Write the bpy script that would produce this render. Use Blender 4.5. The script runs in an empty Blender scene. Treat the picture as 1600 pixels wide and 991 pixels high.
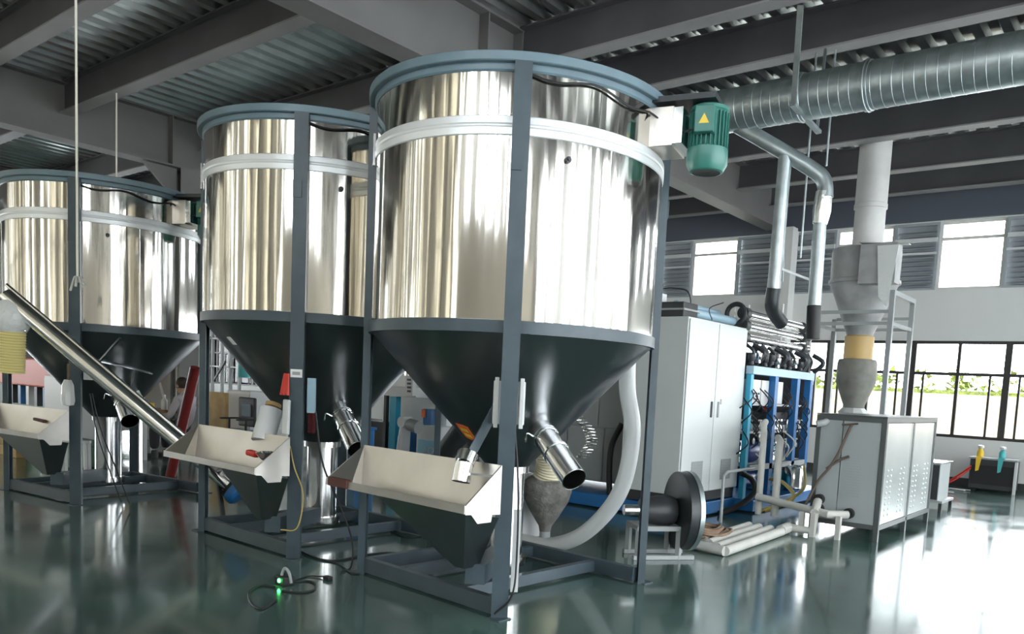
import bpy, bmesh, math, random
from mathutils import Vector, Matrix
random.seed(7)
PI = math.pi
sc = bpy.context.scene
col = sc.collection

# ------------------------------------------------------------------ camera
YAW, PITCH, ROLL = 0.64438676, -0.09395669, 0.05272165
FOC, CX, CY = 1242.377, 892.98, 723.49          # in pixels of the 1600 x 991 frame
H = 1.4
fw = Vector((-math.sin(YAW)*math.cos(PITCH), math.cos(YAW)*math.cos(PITCH), math.sin(PITCH)))
rt0 = Vector((math.cos(YAW), math.sin(YAW), 0))
up0 = rt0.cross(fw)
rt = rt0*math.cos(ROLL) + up0*math.sin(ROLL)
up = -rt0*math.sin(ROLL) + up0*math.cos(ROLL)
cd = bpy.data.cameras.new('camera')
cam = bpy.data.objects.new('camera', cd)
col.objects.link(cam)
cam.matrix_world = Matrix(((rt.x, up.x, -fw.x, 0), (rt.y, up.y, -fw.y, 0), (rt.z, up.z, -fw.z, H), (0, 0, 0, 1)))
cd.sensor_width = 36
cd.sensor_fit = 'HORIZONTAL'
cd.lens = FOC/1600*36
cd.shift_x = -(CX-800)/1600
cd.shift_y = (CY-495.5)/1600
cd.clip_start = 0.05
cd.clip_end = 300
sc.camera = cam

# ------------------------------------------------------------------ sky, exposure
w = bpy.data.worlds.new('world')
sc.world = w
w.use_nodes = True
wn = w.node_tree.nodes
wn['Background'].inputs[0].default_value = (0.90, 0.96, 1.0, 1)
wn['Background'].inputs[1].default_value = 8.0
sc.view_settings.view_transform = 'Standard'
sc.view_settings.look = 'None'
sc.view_settings.gamma = 1
sc.view_settings.exposure = 0.8
sc.view_settings.use_curve_mapping = False


def portal(x, y, z, sx, sz, normal):
    l = bpy.data.lights.new('portal', 'AREA')
    l.shape = 'RECTANGLE'
    l.size = sx
    l.size_y = sz
    l.cycles.is_portal = True
    o = bpy.data.objects.new('window_portal', l)
    col.objects.link(o)
    o.location = (x, y, z)
    o.rotation_euler = Vector(normal).to_track_quat('-Z', 'Y').to_euler()


XW, XE, YN, YS, ZC = -30.0, 6.0, 15.86, -2.4, 5.72
portal((XW+XE)/2, YN-.02, 1.75, XE-XW, 1.8, (0, -1, 0))
portal((XW+XE)/2, YN-.02, 4.15, XE-XW, 1.3, (0, -1, 0))
portal(1.0, YS+.02, 4.45, 10, 1.8, (0, 1, 0))
portal(XE-.02, (YN+YS)/2, 2.75, YN-YS, 5.3, (-1, 0, 0))
portal(XW+.02, (YN+YS)/2, 1.75, YN-YS, 1.8, (1, 0, 0))


def at(x, y, axis, v):
    """world point seen at photo pixel x,y that lies on the plane axis=v (used to read measurements)"""
    d = fw + rt*((x-CX)/FOC) - up*((y-CY)/FOC)
    i = 'XYZ'.index(axis)
    c = Vector((0, 0, H))
    return c + d*((v-c[i])/d[i])


# ------------------------------------------------------------------ materials
def mat(name, c, rough=.5, metal=0, bump=0, bscale=20, spec=.5, var=0, vscale=5, stretch=(1, 1, 1), rvar=0, emit=None,
        alpha=1, aniso=0, coat=0, trans=0, c2=None, bdist=.01):
    m = bpy.data.materials.new(name)
    m.use_nodes = True
    nt = m.node_tree
    b = nt.nodes['Principled BSDF']
    I = b.inputs
    I['Base Color'].default_value = (*c, 1)
    I['Roughness'].default_value = rough
    I['Metallic'].default_value = metal
    I['Specular IOR Level'].default_value = spec
    if aniso:
        I['Anisotropic'].default_value = aniso
    if coat:
        I['Coat Weight'].default_value = coat
        I['Coat Roughness'].default_value = .08
    if trans:
        I['Transmission Weight'].default_value = trans
    if emit:
        I['Emission Color'].default_value = (*emit[0], 1)
        I['Emission Strength'].default_value = emit[1]
    if alpha < 1:
        I['Alpha'].default_value = alpha
    if bump or var or rvar:
        tc = nt.nodes.new('ShaderNodeTexCoord')
        mp = nt.nodes.new('ShaderNodeMapping')
        mp.inputs['Scale'].default_value = stretch
        nt.links.new(tc.outputs['Object'], mp.inputs[0])
    if bump:
        n = nt.nodes.new('ShaderNodeTexNoise')
        n.inputs['Scale'].default_value = bscale
        n.inputs['Detail'].default_value = 3
        nt.links.new(mp.outputs[0], n.inputs['Vector'])
        bp = nt.nodes.new('ShaderNodeBump')
        bp.inputs['Strength'].default_value = bump
        bp.inputs['Distance'].default_value = bdist
        nt.links.new(n.outputs[0], bp.inputs['Height'])
        nt.links.new(bp.outputs[0], I['Normal'])
    if var:
        n = nt.nodes.new('ShaderNodeTexNoise')
        n.inputs['Scale'].default_value = vscale
        n.inputs['Detail'].default_value = 5
        nt.links.new(mp.outputs[0], n.inputs['Vector'])
        r = nt.nodes.new('ShaderNodeValToRGB')
        r.color_ramp.elements[0].position = .35
        r.color_ramp.elements[1].position = .68
        cc = c2 or tuple(max(0, k*(1-var)) for k in c)
        r.color_ramp.elements[0].color = (*cc, 1)
        r.color_ramp.elements[1].color = (*c, 1)
        nt.links.new(n.outputs[0], r.inputs[0])
        nt.links.new(r.outputs[0], I['Base Color'])
    if rvar:
        n = nt.nodes.new('ShaderNodeTexNoise')
        n.inputs['Scale'].default_value = vscale*1.7
        n.inputs['Detail'].default_value = 6
        nt.links.new(mp.outputs[0], n.inputs['Vector'])
        r = nt.nodes.new('ShaderNodeMapRange')
        r.inputs[1].default_value = .3
        r.inputs[2].default_value = .7
        r.inputs[3].default_value = rough
        r.inputs[4].default_value = rough+rvar
        nt.links.new(n.outputs[0], r.inputs[0])
        nt.links.new(r.outputs[0], I['Roughness'])
    return m


M = dict(
    floor=mat('green_epoxy_floor', (.10, .185, .16), .08, 0, .04, 3, .5, .6, .9, rvar=.14, coat=.35, bdist=.02),
    shell=mat('rolled_stainless', (.74, .71, .66), .07, 1, .5, 5, var=.07, vscale=6, stretch=(1, 1, .04), rvar=.05, bdist=.012),
    cone=mat('dull_stainless', (.30, .31, .325), .30, 1, .12, 1.6, var=.10, vscale=2, bdist=.02),
    steel=mat('bright_stainless', (.78, .78, .77), .16, 1, .1, 5, var=.06, vscale=5),
    chrome=mat('chrome_steel', (.86, .87, .88), .1, 1),
    tray=mat('satin_stainless_sheet', (.60, .57, .53), .34, 1, .1, 4, var=.12, vscale=4),
    weld=mat('protective_film_strip', (.80, .82, .83), .4, .45, .1, 15),
    slate=mat('slate_blue_paint', (.058, .084, .102), .40, 0, .05, 30, var=.2, vscale=6),
    rim=mat('grey_blue_rim_paint', (.15, .22, .26), .38, 0, .05, 30, var=.15, vscale=6),
    beam=mat('grey_beam_paint', (.115, .112, .12), .62, 0, .1, 8, var=.2, vscale=1.5),
    flange=mat('flange_bounce_lit', (.33, .32, .32), .6, var=.12, vscale=1.5),  # beam grey lightened: light bounced onto the undersides is painted into this colour
    girder=mat('girder_paint', (.19, .185, .18), .6, 0, .1, 8, var=.12, vscale=1.5),
    deck=mat('galvanised_deck', (.62, .65, .63), .30, 1, .1, 10, var=.25, vscale=2),
    white=mat('white_wall_paint', (.74, .74, .72), .75, 0, .05, 20, var=.04, vscale=1.5),
    whitep=mat('white_enamel', (.66, .67, .67), .38),
    cab=mat('light_grey_cabinet_paint', (.66, .69, .68), .38, 0, .03, 8, var=.05, vscale=2),
    grey=mat('grey_machine_paint', (.36, .38, .38), .45, var=.1, vscale=3),
    dark=mat('dark_grey_paint', (.045, .047, .05), .45, var=.2, vscale=6),
    black=mat('black_rubber', (.012, .012, .013), .5),
    charcoal=mat('charcoal_metal', (.035, .04, .043), .38, .3, .05, 30),
    blue=mat('machine_blue_paint', (.02, .16, .42), .4, var=.15, vscale=4),
    lblue=mat('pale_blue_paint', (.36, .52, .62), .4, var=.08, vscale=4),
    sky=mat('sky_blue_board', (.36, .66, .82), .5),
    dblue=mat('deep_blue_motor_paint', (.02, .05, .28), .35, var=.2, vscale=6),
    cyan=mat('cyan_blue_paint', (.03, .36, .55), .38),
    green=mat('motor_green_enamel', (.045, .20, .165), .33, 0, .05, 40, var=.15, vscale=9),
    dgreen=mat('dark_green_crate', (.07, .15, .09), .5),
    galv=mat('spiral_galvanised', (.50, .56, .57), .38, .9, .15, 12, var=.25, vscale=7, rvar=.1),
    foil=mat('foil_tape', (.72, .73, .72), .28, .9, .6, 30, bdist=.006),
    louver=mat('louver_grey_paint', (.36, .39, .42), .55),
    frame=mat('dark_window_frame', (.035, .032, .03), .45),
    wframe=mat('pale_window_frame', (.72, .70, .66), .5),
    chill=mat('chiller_side_grey', (.40, .43, .43), .42, .1, .04, 5, var=.06, vscale=2),
    chillf=mat('galvanised_chiller_door', (.66, .69, .68), .3, .65, .2, 2.5, var=.12, vscale=2),
    edge=mat('chiller_frame_paint', (.08, .088, .088), .42),
    hopp=mat('dusty_hopper_sheet', (.26, .25, .22), .6, 0, .1, 8, var=.3, vscale=5),
    bwhite=mat('bright_white_board', (.88, .90, .90), .5),
    cream=mat('cream_wall_paint', (.62, .56, .46), .8, var=.05, vscale=1),
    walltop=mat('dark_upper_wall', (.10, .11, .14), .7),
    cyc=mat('cyclone_white_sheet', (.42, .42, .415), .55, .1, .15, 8, var=.22, vscale=5),
    duct=mat('white_duct', (.72, .71, .69), .55, 0, .1, 6, var=.12, vscale=3),
    yellow=mat('amber_sleeve', (.62, .42, .16), .45, trans=.2),
    hoseY=mat('yellow_corrugated_hose', (.72, .62, .26), .45, 0, .05, 20),
    hoseC=mat('cream_corrugated_hose', (.78, .72, .52), .45),
    hoseW=mat('milky_clear_hose', (.78, .80, .79), .28, trans=.25),
    clear=mat('clear_spiral_hose', (.7, .72, .68), .15, trans=.7),
    plastic=mat('white_plastic_film', (.80, .81, .79), .3, 0, .9, 25, trans=.15, bdist=.01),
    cloth=mat('grey_filter_cloth', (.27, .26, .24), .85, 0, .9, 14, var=.5, vscale=8, bdist=.03),
    foam=mat('white_pipe_insulation', (.56, .55, .51), .7, 0, .3, 18, var=.12, vscale=6),
    dirty=mat('brown_dusty_coil', (.33, .22, .15), .9, 0, .9, 18, var=.4, vscale=12, bdist=.02),
    bhose=mat('grimy_brown_hose', (.12, .09, .07), .7, 0, .5, 30),
    red=mat('red_plastic', (.62, .035, .02), .4),
    dred=mat('dark_red_pole_paint', (.20, .02, .018), .45),
    maroon=mat('maroon_rag', (.10, .012, .015), .9, 0, .8, 20),
    rust=mat('reddish_brown_block', (.10, .03, .02), .6),
    orange=mat('orange_red_board', (.80, .13, .05), .5),
    olabel=mat('orange_sticker', (.85, .17, .04), .5),
    ylabel=mat('yellow_print', (.85, .62, .08), .5),
    wlabel=mat('white_sticker', (.85, .85, .83), .5),
    ybin=mat('yellow_tray', (.85, .55, .04), .45),
    tan=mat('kraft_carton', (.62, .42, .18), .7, var=.25, vscale=6),
    wood=mat('brown_desk_top', (.28, .16, .08), .5),
    teal=mat('teal_drum_plastic', (.08, .45, .45), .45),
    skin=mat('skin', (.55, .33, .23), .6),
    hair=mat('dark_brown_hair', (.03, .018, .012), .7, 0, .6, 40),
    shirt=mat('lilac_grey_shirt', (.48, .44, .46), .85, 0, .4, 12),
    trouser=mat('dark_trousers', (.04, .04, .05), .85),
    led=mat('green_led', (.02, .8, .12), .3, emit=((.05, 1, .15), 14)),
    wire=mat('pale_cord', (.80, .76, .66), .6),
    ywire=mat('yellow_wire', (.62, .48, .16), .6),
    hedge=mat('hedge_leaves', (.16, .20, .03), .8, 0, .8, 8, var=.5, vscale=3, bdist=.1),
    owall=mat('beige_render', (.30, .24, .165), .85, 0, .1, 6, var=.15, vscale=.8),
    ground=mat('concrete_yard', (.42, .41, .39), .9),
    gbox=mat('blue_grey_upholstery', (.22, .28, .34), .8),
    purple=mat('purple_bottle', (.35, .10, .30), .4),
)


def glass_mat():
    m = bpy.data.materials.new('window_glass')
    m.use_nodes = True
    nt = m.node_tree
    nt.nodes.clear()
    out = nt.nodes.new('ShaderNodeOutputMaterial')
    mx = nt.nodes.new('ShaderNodeMixShader')
    t = nt.nodes.new('ShaderNodeBsdfTransparent')
    g = nt.nodes.new('ShaderNodeBsdfGlossy')
    g.inputs['Roughness'].default_value = .02
    f = nt.nodes.new('ShaderNodeFresnel')
    f.inputs[0].default_value = 1.3
    nt.links.new(f.outputs[0], mx.inputs[0])
    nt.links.new(t.outputs[0], mx.inputs[1])
    nt.links.new(g.outputs[0], mx.inputs[2])
    nt.links.new(mx.outputs[0], out.inputs[0])
    return m


M['glass'] = glass_mat()


def frosted(name, c):
    m = bpy.data.materials.new(name)
    m.use_nodes = True
    nt = m.node_tree
    nt.nodes.clear()
    out = nt.nodes.new('ShaderNodeOutputMaterial')
    t = nt.nodes.new('ShaderNodeBsdfTranslucent')
    t.inputs[0].default_value = (*c, 1)
    nt.links.new(t.outputs[0], out.inputs[0])
    return m


for i_, c_ in enumerate(((.24, .225, .19), (.62, .61, .57), (.10, .092, .075), (.40, .38, .33))):
    M['frost%d' % i_] = frosted('frosted_cream_pane_%d' % i_, c_)


# ------------------------------------------------------------------ mesh helpers
def V(*a):
    return Vector(a[0]) if len(a) == 1 else Vector(a)


class MB:
    def __init__(s):
        s.v = []
        s.f = []

    def add(s, vs, fs):
        n = len(s.v)
        s.v += [Vector(p) for p in vs]
        s.f += [tuple(i+n for i in f) for f in fs]
        return s

    def box(s, x0, x1, y0, y1, z0, z1):
        s.add([(x0, y0, z0), (x1, y0, z0), (x1, y1, z0), (x0, y1, z0), (x0, y0, z1), (x1, y0, z1), (x1, y1, z1), (x0, y1, z1)],
              [(3, 2, 1, 0), (4, 5, 6, 7), (0, 1, 5, 4), (1, 2, 6, 5), (2, 3, 7, 6), (3, 0, 4, 7)])
        return s

    def bar(s, a, b, w_, h_, upv=(0, 0, 1)):
        """rectangular bar from a to b; w_ across, h_ along upv"""
        a, b = V(a), V(b)
        d = (b-a).normalized()
        u = Vector(upv)
        if abs(d.dot(u)) > .98:
            u = Vector((0, 1, 0))
        r = d.cross(u).normalized()
        u = r.cross(d).normalized()
        vs = [p+r*(i*w_/2)+u*(j*h_/2) for p in (a, b) for i, j in ((-1, -1), (1, -1), (1, 1), (-1, 1))]
        s.add(vs, [(3, 2, 1, 0), (4, 5, 6, 7), (0, 1, 5, 4), (1, 2, 6, 5), (2, 3, 7, 6), (3, 0, 4, 7)])
        return s

    def tube(s, pts, r, n=12, cap=True, closed=False):
        pts = [V(p) for p in pts]
        m = len(pts)
        rs = r if isinstance(r, (list, tuple)) else [r]*m
        prev = None
        vs = []
        for i, p in enumerate(pts):
            if closed:
                d = (pts[(i+1) % m]-pts[i-1]).normalized()
            else:
                d = (pts[min(i+1, m-1)]-pts[max(i-1, 0)]).normalized()
            if prev is None:
                u = Vector((0, 0, 1)) if abs(d.z) < .9 else Vector((1, 0, 0))
            else:
                u = prev
            u = (u-d*u.dot(d)).normalized()
            prev = u
            b = d.cross(u)
            for k in range(n):
                a = 2*PI*k/n
                vs.append(p+(u*math.cos(a)+b*math.sin(a))*rs[i])
        fs = []
        for i in range(m if closed else m-1):
            for k in range(n):
                a = i*n+k
                b2 = i*n+(k+1) % n
                c = ((i+1) % m)*n+(k+1) % n
                d2 = ((i+1) % m)*n+k
                fs.append((a, b2, c, d2))
        if cap and not closed:
            fs.append(tuple(range(n))[::-1])
            fs.append(tuple((m-1)*n+k for k in range(n)))
        s.add(vs, fs)
        return s

    def cyl(s, a, b, r, r2=None, n=20, cap=True):
        return s.tube([a, b], [r, r if r2 is None else r2], n, cap)

    def lathe(s, prof, c=(0, 0, 0), n=48, cap=False, a0=0, a1=2*PI):
        """prof: list of (radius, z)"""
        full = abs(a1-a0-2*PI) < 1e-6
        k = n if full else n+1
        vs = []
        for r, z in prof:
            for i in range(k):
                a = a0+(a1-a0)*i/n
                vs.append((c[0]+r*math.cos(a), c[1]+r*math.sin(a), c[2]+z))
        fs = []
        for j in range(len(prof)-1):
            for i in range(n if full else n):
                a = j*k+i
                b = j*k+(i+1) % k
                fs.append((a, b, b+k, a+k))
        if cap:
            fs.append(tuple(range(k))[::-1])
            fs.append(tuple((len(prof)-1)*k+i for i in range(k)))
        s.add(vs, fs)
        return s

    def lathe_dir(s, prof, a, d, n=24, cap=True):
        """lathe around direction d from point a; prof: (dist along d, radius)"""
        a, d = V(a), V(d).normalized()
        pts = [a+d*t for t, r in prof]
        u = Vector((0, 0, 1)) if abs(d.z) < .9 else Vector((1, 0, 0))
        u = (u-d*u.dot(d)).normalized()
        b = d.cross(u)
        vs = [p+(u*math.cos(2*PI*k/n)+b*math.sin(2*PI*k/n))*r for p, (t, r) in zip(pts, prof) for k in range(n)]
        fs = [(i*n+k, i*n+(k+1) % n, (i+1)*n+(k+1) % n, (i+1)*n+k) for i in range(len(prof)-1) for k in range(n)]
        if cap:
            fs += [tuple(range(n))[::-1], tuple((len(prof)-1)*n+k for k in range(n))]
        s.add(vs, fs)
        return s

    def prism(s, poly, vec):
        poly = [V(p) for p in poly]
        n = len(poly)
        vec = V(vec)
        s.add(poly+[p+vec for p in poly], [tuple(range(n))[::-1], tuple(range(n, 2*n))]+[(i, (i+1) % n, n+(i+1) % n, n+i) for i in range(n)])
        return s

    def sheet(s, poly, t):
        """thin plate of thickness t on a planar polygon"""
        p = [V(q) for q in poly]
        nrm = (p[1]-p[0]).cross(p[2]-p[0]).normalized()
        return s.prism(p, nrm*t)

    def build(s, name, m, parent=None, smooth=False, bevel=0):
        off = Vector((0, 0, 0))
        q = parent
        while q is not None:
            off += q.location
            q = q.parent
        me = bpy.data.meshes.new(name)
        me.from_pydata([p-off for p in s.v], [], s.f)
        bm = bmesh.new()
        bm.from_mesh(me)
        bmesh.ops.recalc_face_normals(bm, faces=bm.faces)
        bm.to_mesh(me)
        bm.free()
        me.materials.append(M[m] if isinstance(m, str) else m)
        if smooth:
            for p in me.polygons:
                p.use_smooth = True
            me.set_sharp_from_angle(angle=math.radians(38))
        o = bpy.data.objects.new(name, me)
        col.objects.link(o)
        if parent is not None:
            o.parent = parent
        if bevel:
            b = o.modifiers.new('bevel', 'BEVEL')
            b.width = bevel
            b.segments = 2
            b.limit_method = 'ANGLE'
        return o


def tag(o, label, cat, group=None, kind=None):
    o['label'] = label
    o['category'] = cat
    if group:
        o['group'] = group
    if kind:
        o['kind'] = kind
    return o


def thing(name, label, cat, loc=(0, 0, 0), group=None):
    o = bpy.data.objects.new(name, None)
    o.empty_display_size = .1
    col.objects.link(o)
    o.location = loc
    return tag(o, label, cat, group)


def struct(o):
    o['kind'] = 'structure'
    return o


def spline(pts, n=8):
    """Catmull-Rom through points"""
    P = [V(p) for p in pts]
    P = [P[0]*2-P[1]]+P+[P[-1]*2-P[-2]]
    out = []
    for i in range(1, len(P)-2):
        for k in range(n):
            t = k/n
            a, b, c, d = P[i-1], P[i], P[i+1], P[i+2]
            out.append(.5*((2*b)+(c-a)*t+(2*a-5*b+4*c-d)*t*t+(3*b-a-3*c+d)*t**3))
    out.append(P[-2])
    return out


def text_mesh(txt, size, name, m, parent, origin, xdir, ydir):
    cu = bpy.data.curves.new(name, 'FONT')
    cu.body = txt
    cu.size = size
    cu.extrude = .001
    tmp = bpy.data.objects.new('tmp_text', cu)
    col.objects.link(tmp)
    dg = bpy.context.evaluated_depsgraph_get()
    me = bpy.data.meshes.new_from_object(tmp.evaluated_get(dg))
    bpy.data.objects.remove(tmp)
    x, y = V(xdir).normalized(), V(ydir).normalized()
    z = x.cross(y)
    off = Vector((0, 0, 0))
    q = parent
    while q is not None:
        off += q.location
        q = q.parent
    for v in me.vertices:
        v.co = V(origin)+x*v.co.x+y*v.co.y+z*v.co.z-off
    me.materials.clear()
    me.materials.append(M[m])
    o = bpy.data.objects.new(name, me)
    col.objects.link(o)
    o.parent = parent
    return o


# ================================================================== SETTING
struct(MB().box(XW-.2, XE+.2, YS-.2, YN+.2, -.15, 0).build('floor', 'floor'))
tag(MB().box(-60, 40, YN+.25, 60, -.3, -.06).build('yard_ground', 'ground'), 'pale concrete yard outside the far windows', 'ground', kind='structure')

# ribbed steel deck (one sheet profile repeated along x)
d = MB()
pitch, dep = .30, .075
n = int((XE-XW+.4)/pitch)+1
prof = []
for i in range(n):
    x = XW-.2+i*pitch
    prof += [(x, ZC), (x+.11, ZC), (x+.15, ZC+dep), (x+.26, ZC+dep)]
vs = [(x, YS-.2, z) for x, z in prof]+[(x, YN+.2, z) for x, z in prof]
k = len(prof)
vs2 = [(x, y, z+.02) for x, y, z in vs]
d.add(vs, [(i, i+1, k+i+1, k+i) for i in range(k-1)])
d.add(vs2, [(i, i+1, k+i+1, k+i) for i in range(k-1)])
struct(d.build('ceiling', 'deck'))
struct(MB().box(XW-.2, XE+.2, YS-.2, YN+.2, ZC+.14, ZC+.3).build('trim_1', 'white'))


def ibeam(a, b, zb, h, wf, m, tf=.02, tw=.014, along='X'):
    mb = MB()
    if along == 'X':
        (x0, y), (x1, _) = a, b
        mb.box(x0, x1, y-tw/2, y+tw/2, zb+tf, zb+h-tf).box(x0, x1, y-wf/2, y+wf/2, zb+h-tf, zb+h)
    else:
        (x, y0), (_, y1) = a, b
        mb.box(x-wf/2, x+wf/2, y0, y1, zb, zb+tf).box(x-tw/2, x+tw/2, y0, y1, zb+tf, zb+h-tf).box(x-wf/2, x+wf/2, y0, y1, zb+h-tf, zb+h)
    return mb


tn = 2
GX = [-28.9, -21.65, -14.35, -6.95, .4]
for y in (-.9, .7, 2.3, 3.95, 5.38, 7.62, 8.9, 10.6, 12.2, 14.0, 15.5):
    for i in range(len(GX)+1):
        x0 = XW if i == 0 else GX[i-1]+.01
        x1 = XE if i == len(GX) else GX[i]-.01
        o = ibeam((x0, y), (x1, y), 5.25, ZC-5.25, .20, 'beam').build('trim_%d' % tn, 'beam')
        struct(o)
        MB().box(x0, x1, y-.10, y+.10, 5.25, 5.27).build('bottom_flange', 'flange', o)  # own part so the underside can carry the painted-in light
        tn += 1
for x in GX:
    o = ibeam((x, YS), (x, YN), 4.85, ZC-4.85, .34, 'girder', .03, .02, 'Y').build('trim_%d' % tn, 'girder')
    struct(o)
    tn += 1
    st = MB()
    for y in (-2.2, 7.0, 7.6):
        st.box(x-.16, x+.16, y-.01, y+.01, 4.88, ZC-.03)
    struct(st.build('trim_%d' % tn, 'girder'))
    tn += 1
# building columns under the girders
for x in GX:
    if x > -1:
        continue
    y = 7.3
    c = MB()
    c.box(x-.17, x-.15, y-.17, y+.17, 0, 4.85).box(x+.15, x+.17, y-.17, y+.17, 0, 4.85).box(x-.15, x+.15, y-.01, y+.01, 0, 4.85)
    c.prism([(x-.03, y-.17, 4.85), (x-.03, y-.75, 4.85), (x-.03, y-.17, 4.3)], (.06, 0, 0))
    c.prism([(x-.03, y+.17, 4.85), (x-.03, y+.75, 4.85), (x-.03, y+.17, 4.3)], (.06, 0, 0))
    struct(c.build('trim_%d' % tn, 'girder'))
    tn += 1

# walls (built around their openings)
Z1, Z2, Z3, Z4 = .86, 2.62, 3.55, 4.78


def wall_x(name, y, t, sills):
    """wall running along x at y, solid bands between sills"""
    mb = MB()
    for z0, z1 in sills:
        mb.box(XW, XE, min(y, y+t), max(y, y+t), z0, z1)
    return struct(mb.build(name, 'white'))


wall_x('wall_north', YN, .2, [(0, Z1), (Z2, Z3), (Z4, ZC+.14)])
wall_x('wall_south', YS, -.2, [(0, .9), (5.4, ZC+.14)])
mb = MB()
mb.box(XE, XE+.2, YS, YN, 0, .1).box(XE, XE+.2, YS, YN, 5.4, ZC+.14)
EY = [YS+.5+1.75*k for k in range(10)]
mb.box(XE, XE+.2, YS, YS+.5, .1, 5.4)
for y in EY:
    mb.box(XE, XE+.2, y+1.1, y+1.75 if y != EY[-1] else YN, .1, 5.4)
struct(mb.build('wall_east', 'white'))
mb = MB()
for z0, z1 in ((0, Z1), (Z2, ZC+.14)):
    mb.box(XW-.2, XW, YS, YN, z0, z1)
for y in (YS, 5, 11, 15.3):
    mb.box(XW-.2, XW, y, y+.56, Z1, Z2)
struct(mb.build('wall_west', 'white'))
struct(MB().box(XW, XE, YN-.015, YN, 0, .14).build('baseboard_north', 'dark'))
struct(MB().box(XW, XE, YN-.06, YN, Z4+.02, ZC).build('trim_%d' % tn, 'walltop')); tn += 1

# ---- windows
wi = [0]


def window(x0, x1, y, z0, z1, cols, rows, fr='frame', bw=.05, axis='X', halves=True, pane='glass'):
    wi[0] += 1
    root = bpy.data.objects.new('window_%d' % wi[0], None)
    col.objects.link(root)
    root.location = (x0, y, z0) if axis == 'X' else (y, x0, z0)
    struct(root)

    def B(mb, a0, a1, b0, b1, c0, c1):
        if axis == 'X':
            mb.box(a0, a1, b0, b1, c0, c1)
        else:
            mb.box(b0, b1, a0, a1, c0, c1)
    f = MB()
    B(f, x0, x1, y, y+.06, z0, z0+bw)
    B(f, x0, x1, y, y+.06, z1-bw, z1)
    for c in cols:
        B(f, c-bw/2, c+bw/2, y-.005, y+.065, z0+bw, z1-bw)
    B(f, x0, x0+bw, y, y+.06, z0+bw, z1-bw)
    B(f, x1-bw, x1, y, y+.06, z0+bw, z1-bw)
    for r in rows:
        B(f, x0+bw, x1-bw, y-.003, y+.063, r-bw/2, r+bw/2)
    f.build('frame', fr, root)
    cs = [x0]+list(cols)+[x1]
    rs = [z0]+list(rows)+[z1]
    for i in range(len(cs)-1):
        for j in range(len(rs)-1):
            g = MB()
            B(g, cs[i]+.02, cs[i+1]-.02, y+.028, y+.032, rs[j]+.02, rs[j+1]-.02)
            g.build('pane', pane if isinstance(pane, str) else pane[i % len(pane)], root)
            if halves and j == 0:
                s = MB()
                q = cs[i]+.21 if i % 2 == 0 else cs[i+1]-.26
                B(s, q-.018, q+.018, y+.005, y+.055, rs[0]+bw, rs[1]-bw/2)
                s.build('sash_stile', fr, root)
    return root


# north strip: mullions every 0.80 m, windows of two bays
x = -2.44+.80*10
edges = []
while x > XW+1.7:
    window(x-1.60, x, YN+.04, Z1, Z2, [x-.80], [2.02], bw=.055)
    edges.append(x)
    x -= 1.60
struct(MB().box(XW, x, YN, YN+.2, Z1, Z2).build('trim_%d' % tn, 'white')); tn += 1
struct(MB().box(edges[0], XE, YN, YN+.2, Z1, Z2).build('trim_%d' % tn, 'white')); tn += 1
# clerestory: louvres and bright windows
cw = sorted([(-8.88, -7.78), (-5.66, -4.56), (-3.76, -2.66), (-.6, .5), (2.4, 3.5), (-10.8, -9.7), (-13.9, -12.8), (-15.8, -14.7), (-18.9, -17.8), (-20.8, -19.7), (-23.9, -22.8), (-25.8, -24.7)])
px_ = XW
for a, b in cw+[(XE, XE)]:
    # louvre section from px_ to a
    if a-px_ > .1:
        root = bpy.data.objects.new('louvre_panel', None)
        col.objects.link(root)
        root.location = (px_, YN, Z3)
        struct(root)
        f = MB()
        f.box(px_, a, YN+.14, YN+.16, Z3, Z4)
        f.box(px_, a, YN+.0, YN+.05, Z4-.05, Z4).box(px_, a, YN, YN+.05, Z3, Z3+.04)
        f.box(px_, px_+.05, YN, YN+.05, Z3+.04, Z4-.05).box(a-.05, a, YN, YN+.05, Z3+.04, Z4-.05)
        f.build('frame', 'louver', root)
        r = MB()
        r.box(px_+.02, a-.02, YN-.03, YN-.002, 4.42, 4.5).box(px_+.02, a-.02, YN-.02, YN-.002, 4.2, 4.24)
        r.build('rail', 'whitep', root)
        z = Z3+.09
        while z < Z4-.1:
            if px_ > -12 and a < XE-2:
                MB().bar((px_+.05, YN+.06, z), (a-.05, YN+.06, z), .11, .012, (0, -.5, 1)).build('slat', 'louver', root)
            else:
                f = MB().bar((px_+.05, YN+.06, z), (a-.05, YN+.06, z), .11, .012, (0, -.5, 1)).build('slat', 'louver', root)
            z += .088
    if b < XE:
        window(a, b, YN+.05, Z3, Z4, [], [4.47], 'wframe', .05, halves=False)
    px_ = b
# south and east windows (behind the camera; they are what the steel mirrors)
x = XW+.5
while x < -4.3:
    k_ = int((x-XW)/1.3)
    window(x, x+.95, YS-.1, .9, 5.4, [x+.32, x+.64], [3.2], 'wframe', .05, halves=False, pane=['frost%d' % ((k_*7+q*3+k_//3) % 4) for q in (0, 1, 2)])
    struct(MB().box(x+.95, x+1.30, YS-.2, YS, .9, 5.4).build('trim_%d' % tn, 'cream')); tn += 1
    x += 1.30
struct(MB().box(x, XE, YS-.2, YS, .9, 3.55).build('trim_%d' % tn, 'cream')); tn += 1
while x < XE-.8:
    window(x, x+.6, YS-.1, 3.55, 5.4, [], [4.5], 'wframe', .05, halves=False)
    struct(MB().box(x+.6, x+1.0, YS-.2, YS, 3.55, 5.4).build('trim_%d' % tn, 'cream')); tn += 1
    x += 1.0
struct(MB().box(x, XE, YS-.2, YS, 3.55, 5.4).build('trim_%d' % tn, 'cream')); tn += 1
for y in EY:
    window(y, y+1.1, XE+.1, .1, 5.4, [y+.55], [2.5], 'wframe', .06, 'Y', halves=False)
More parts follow.
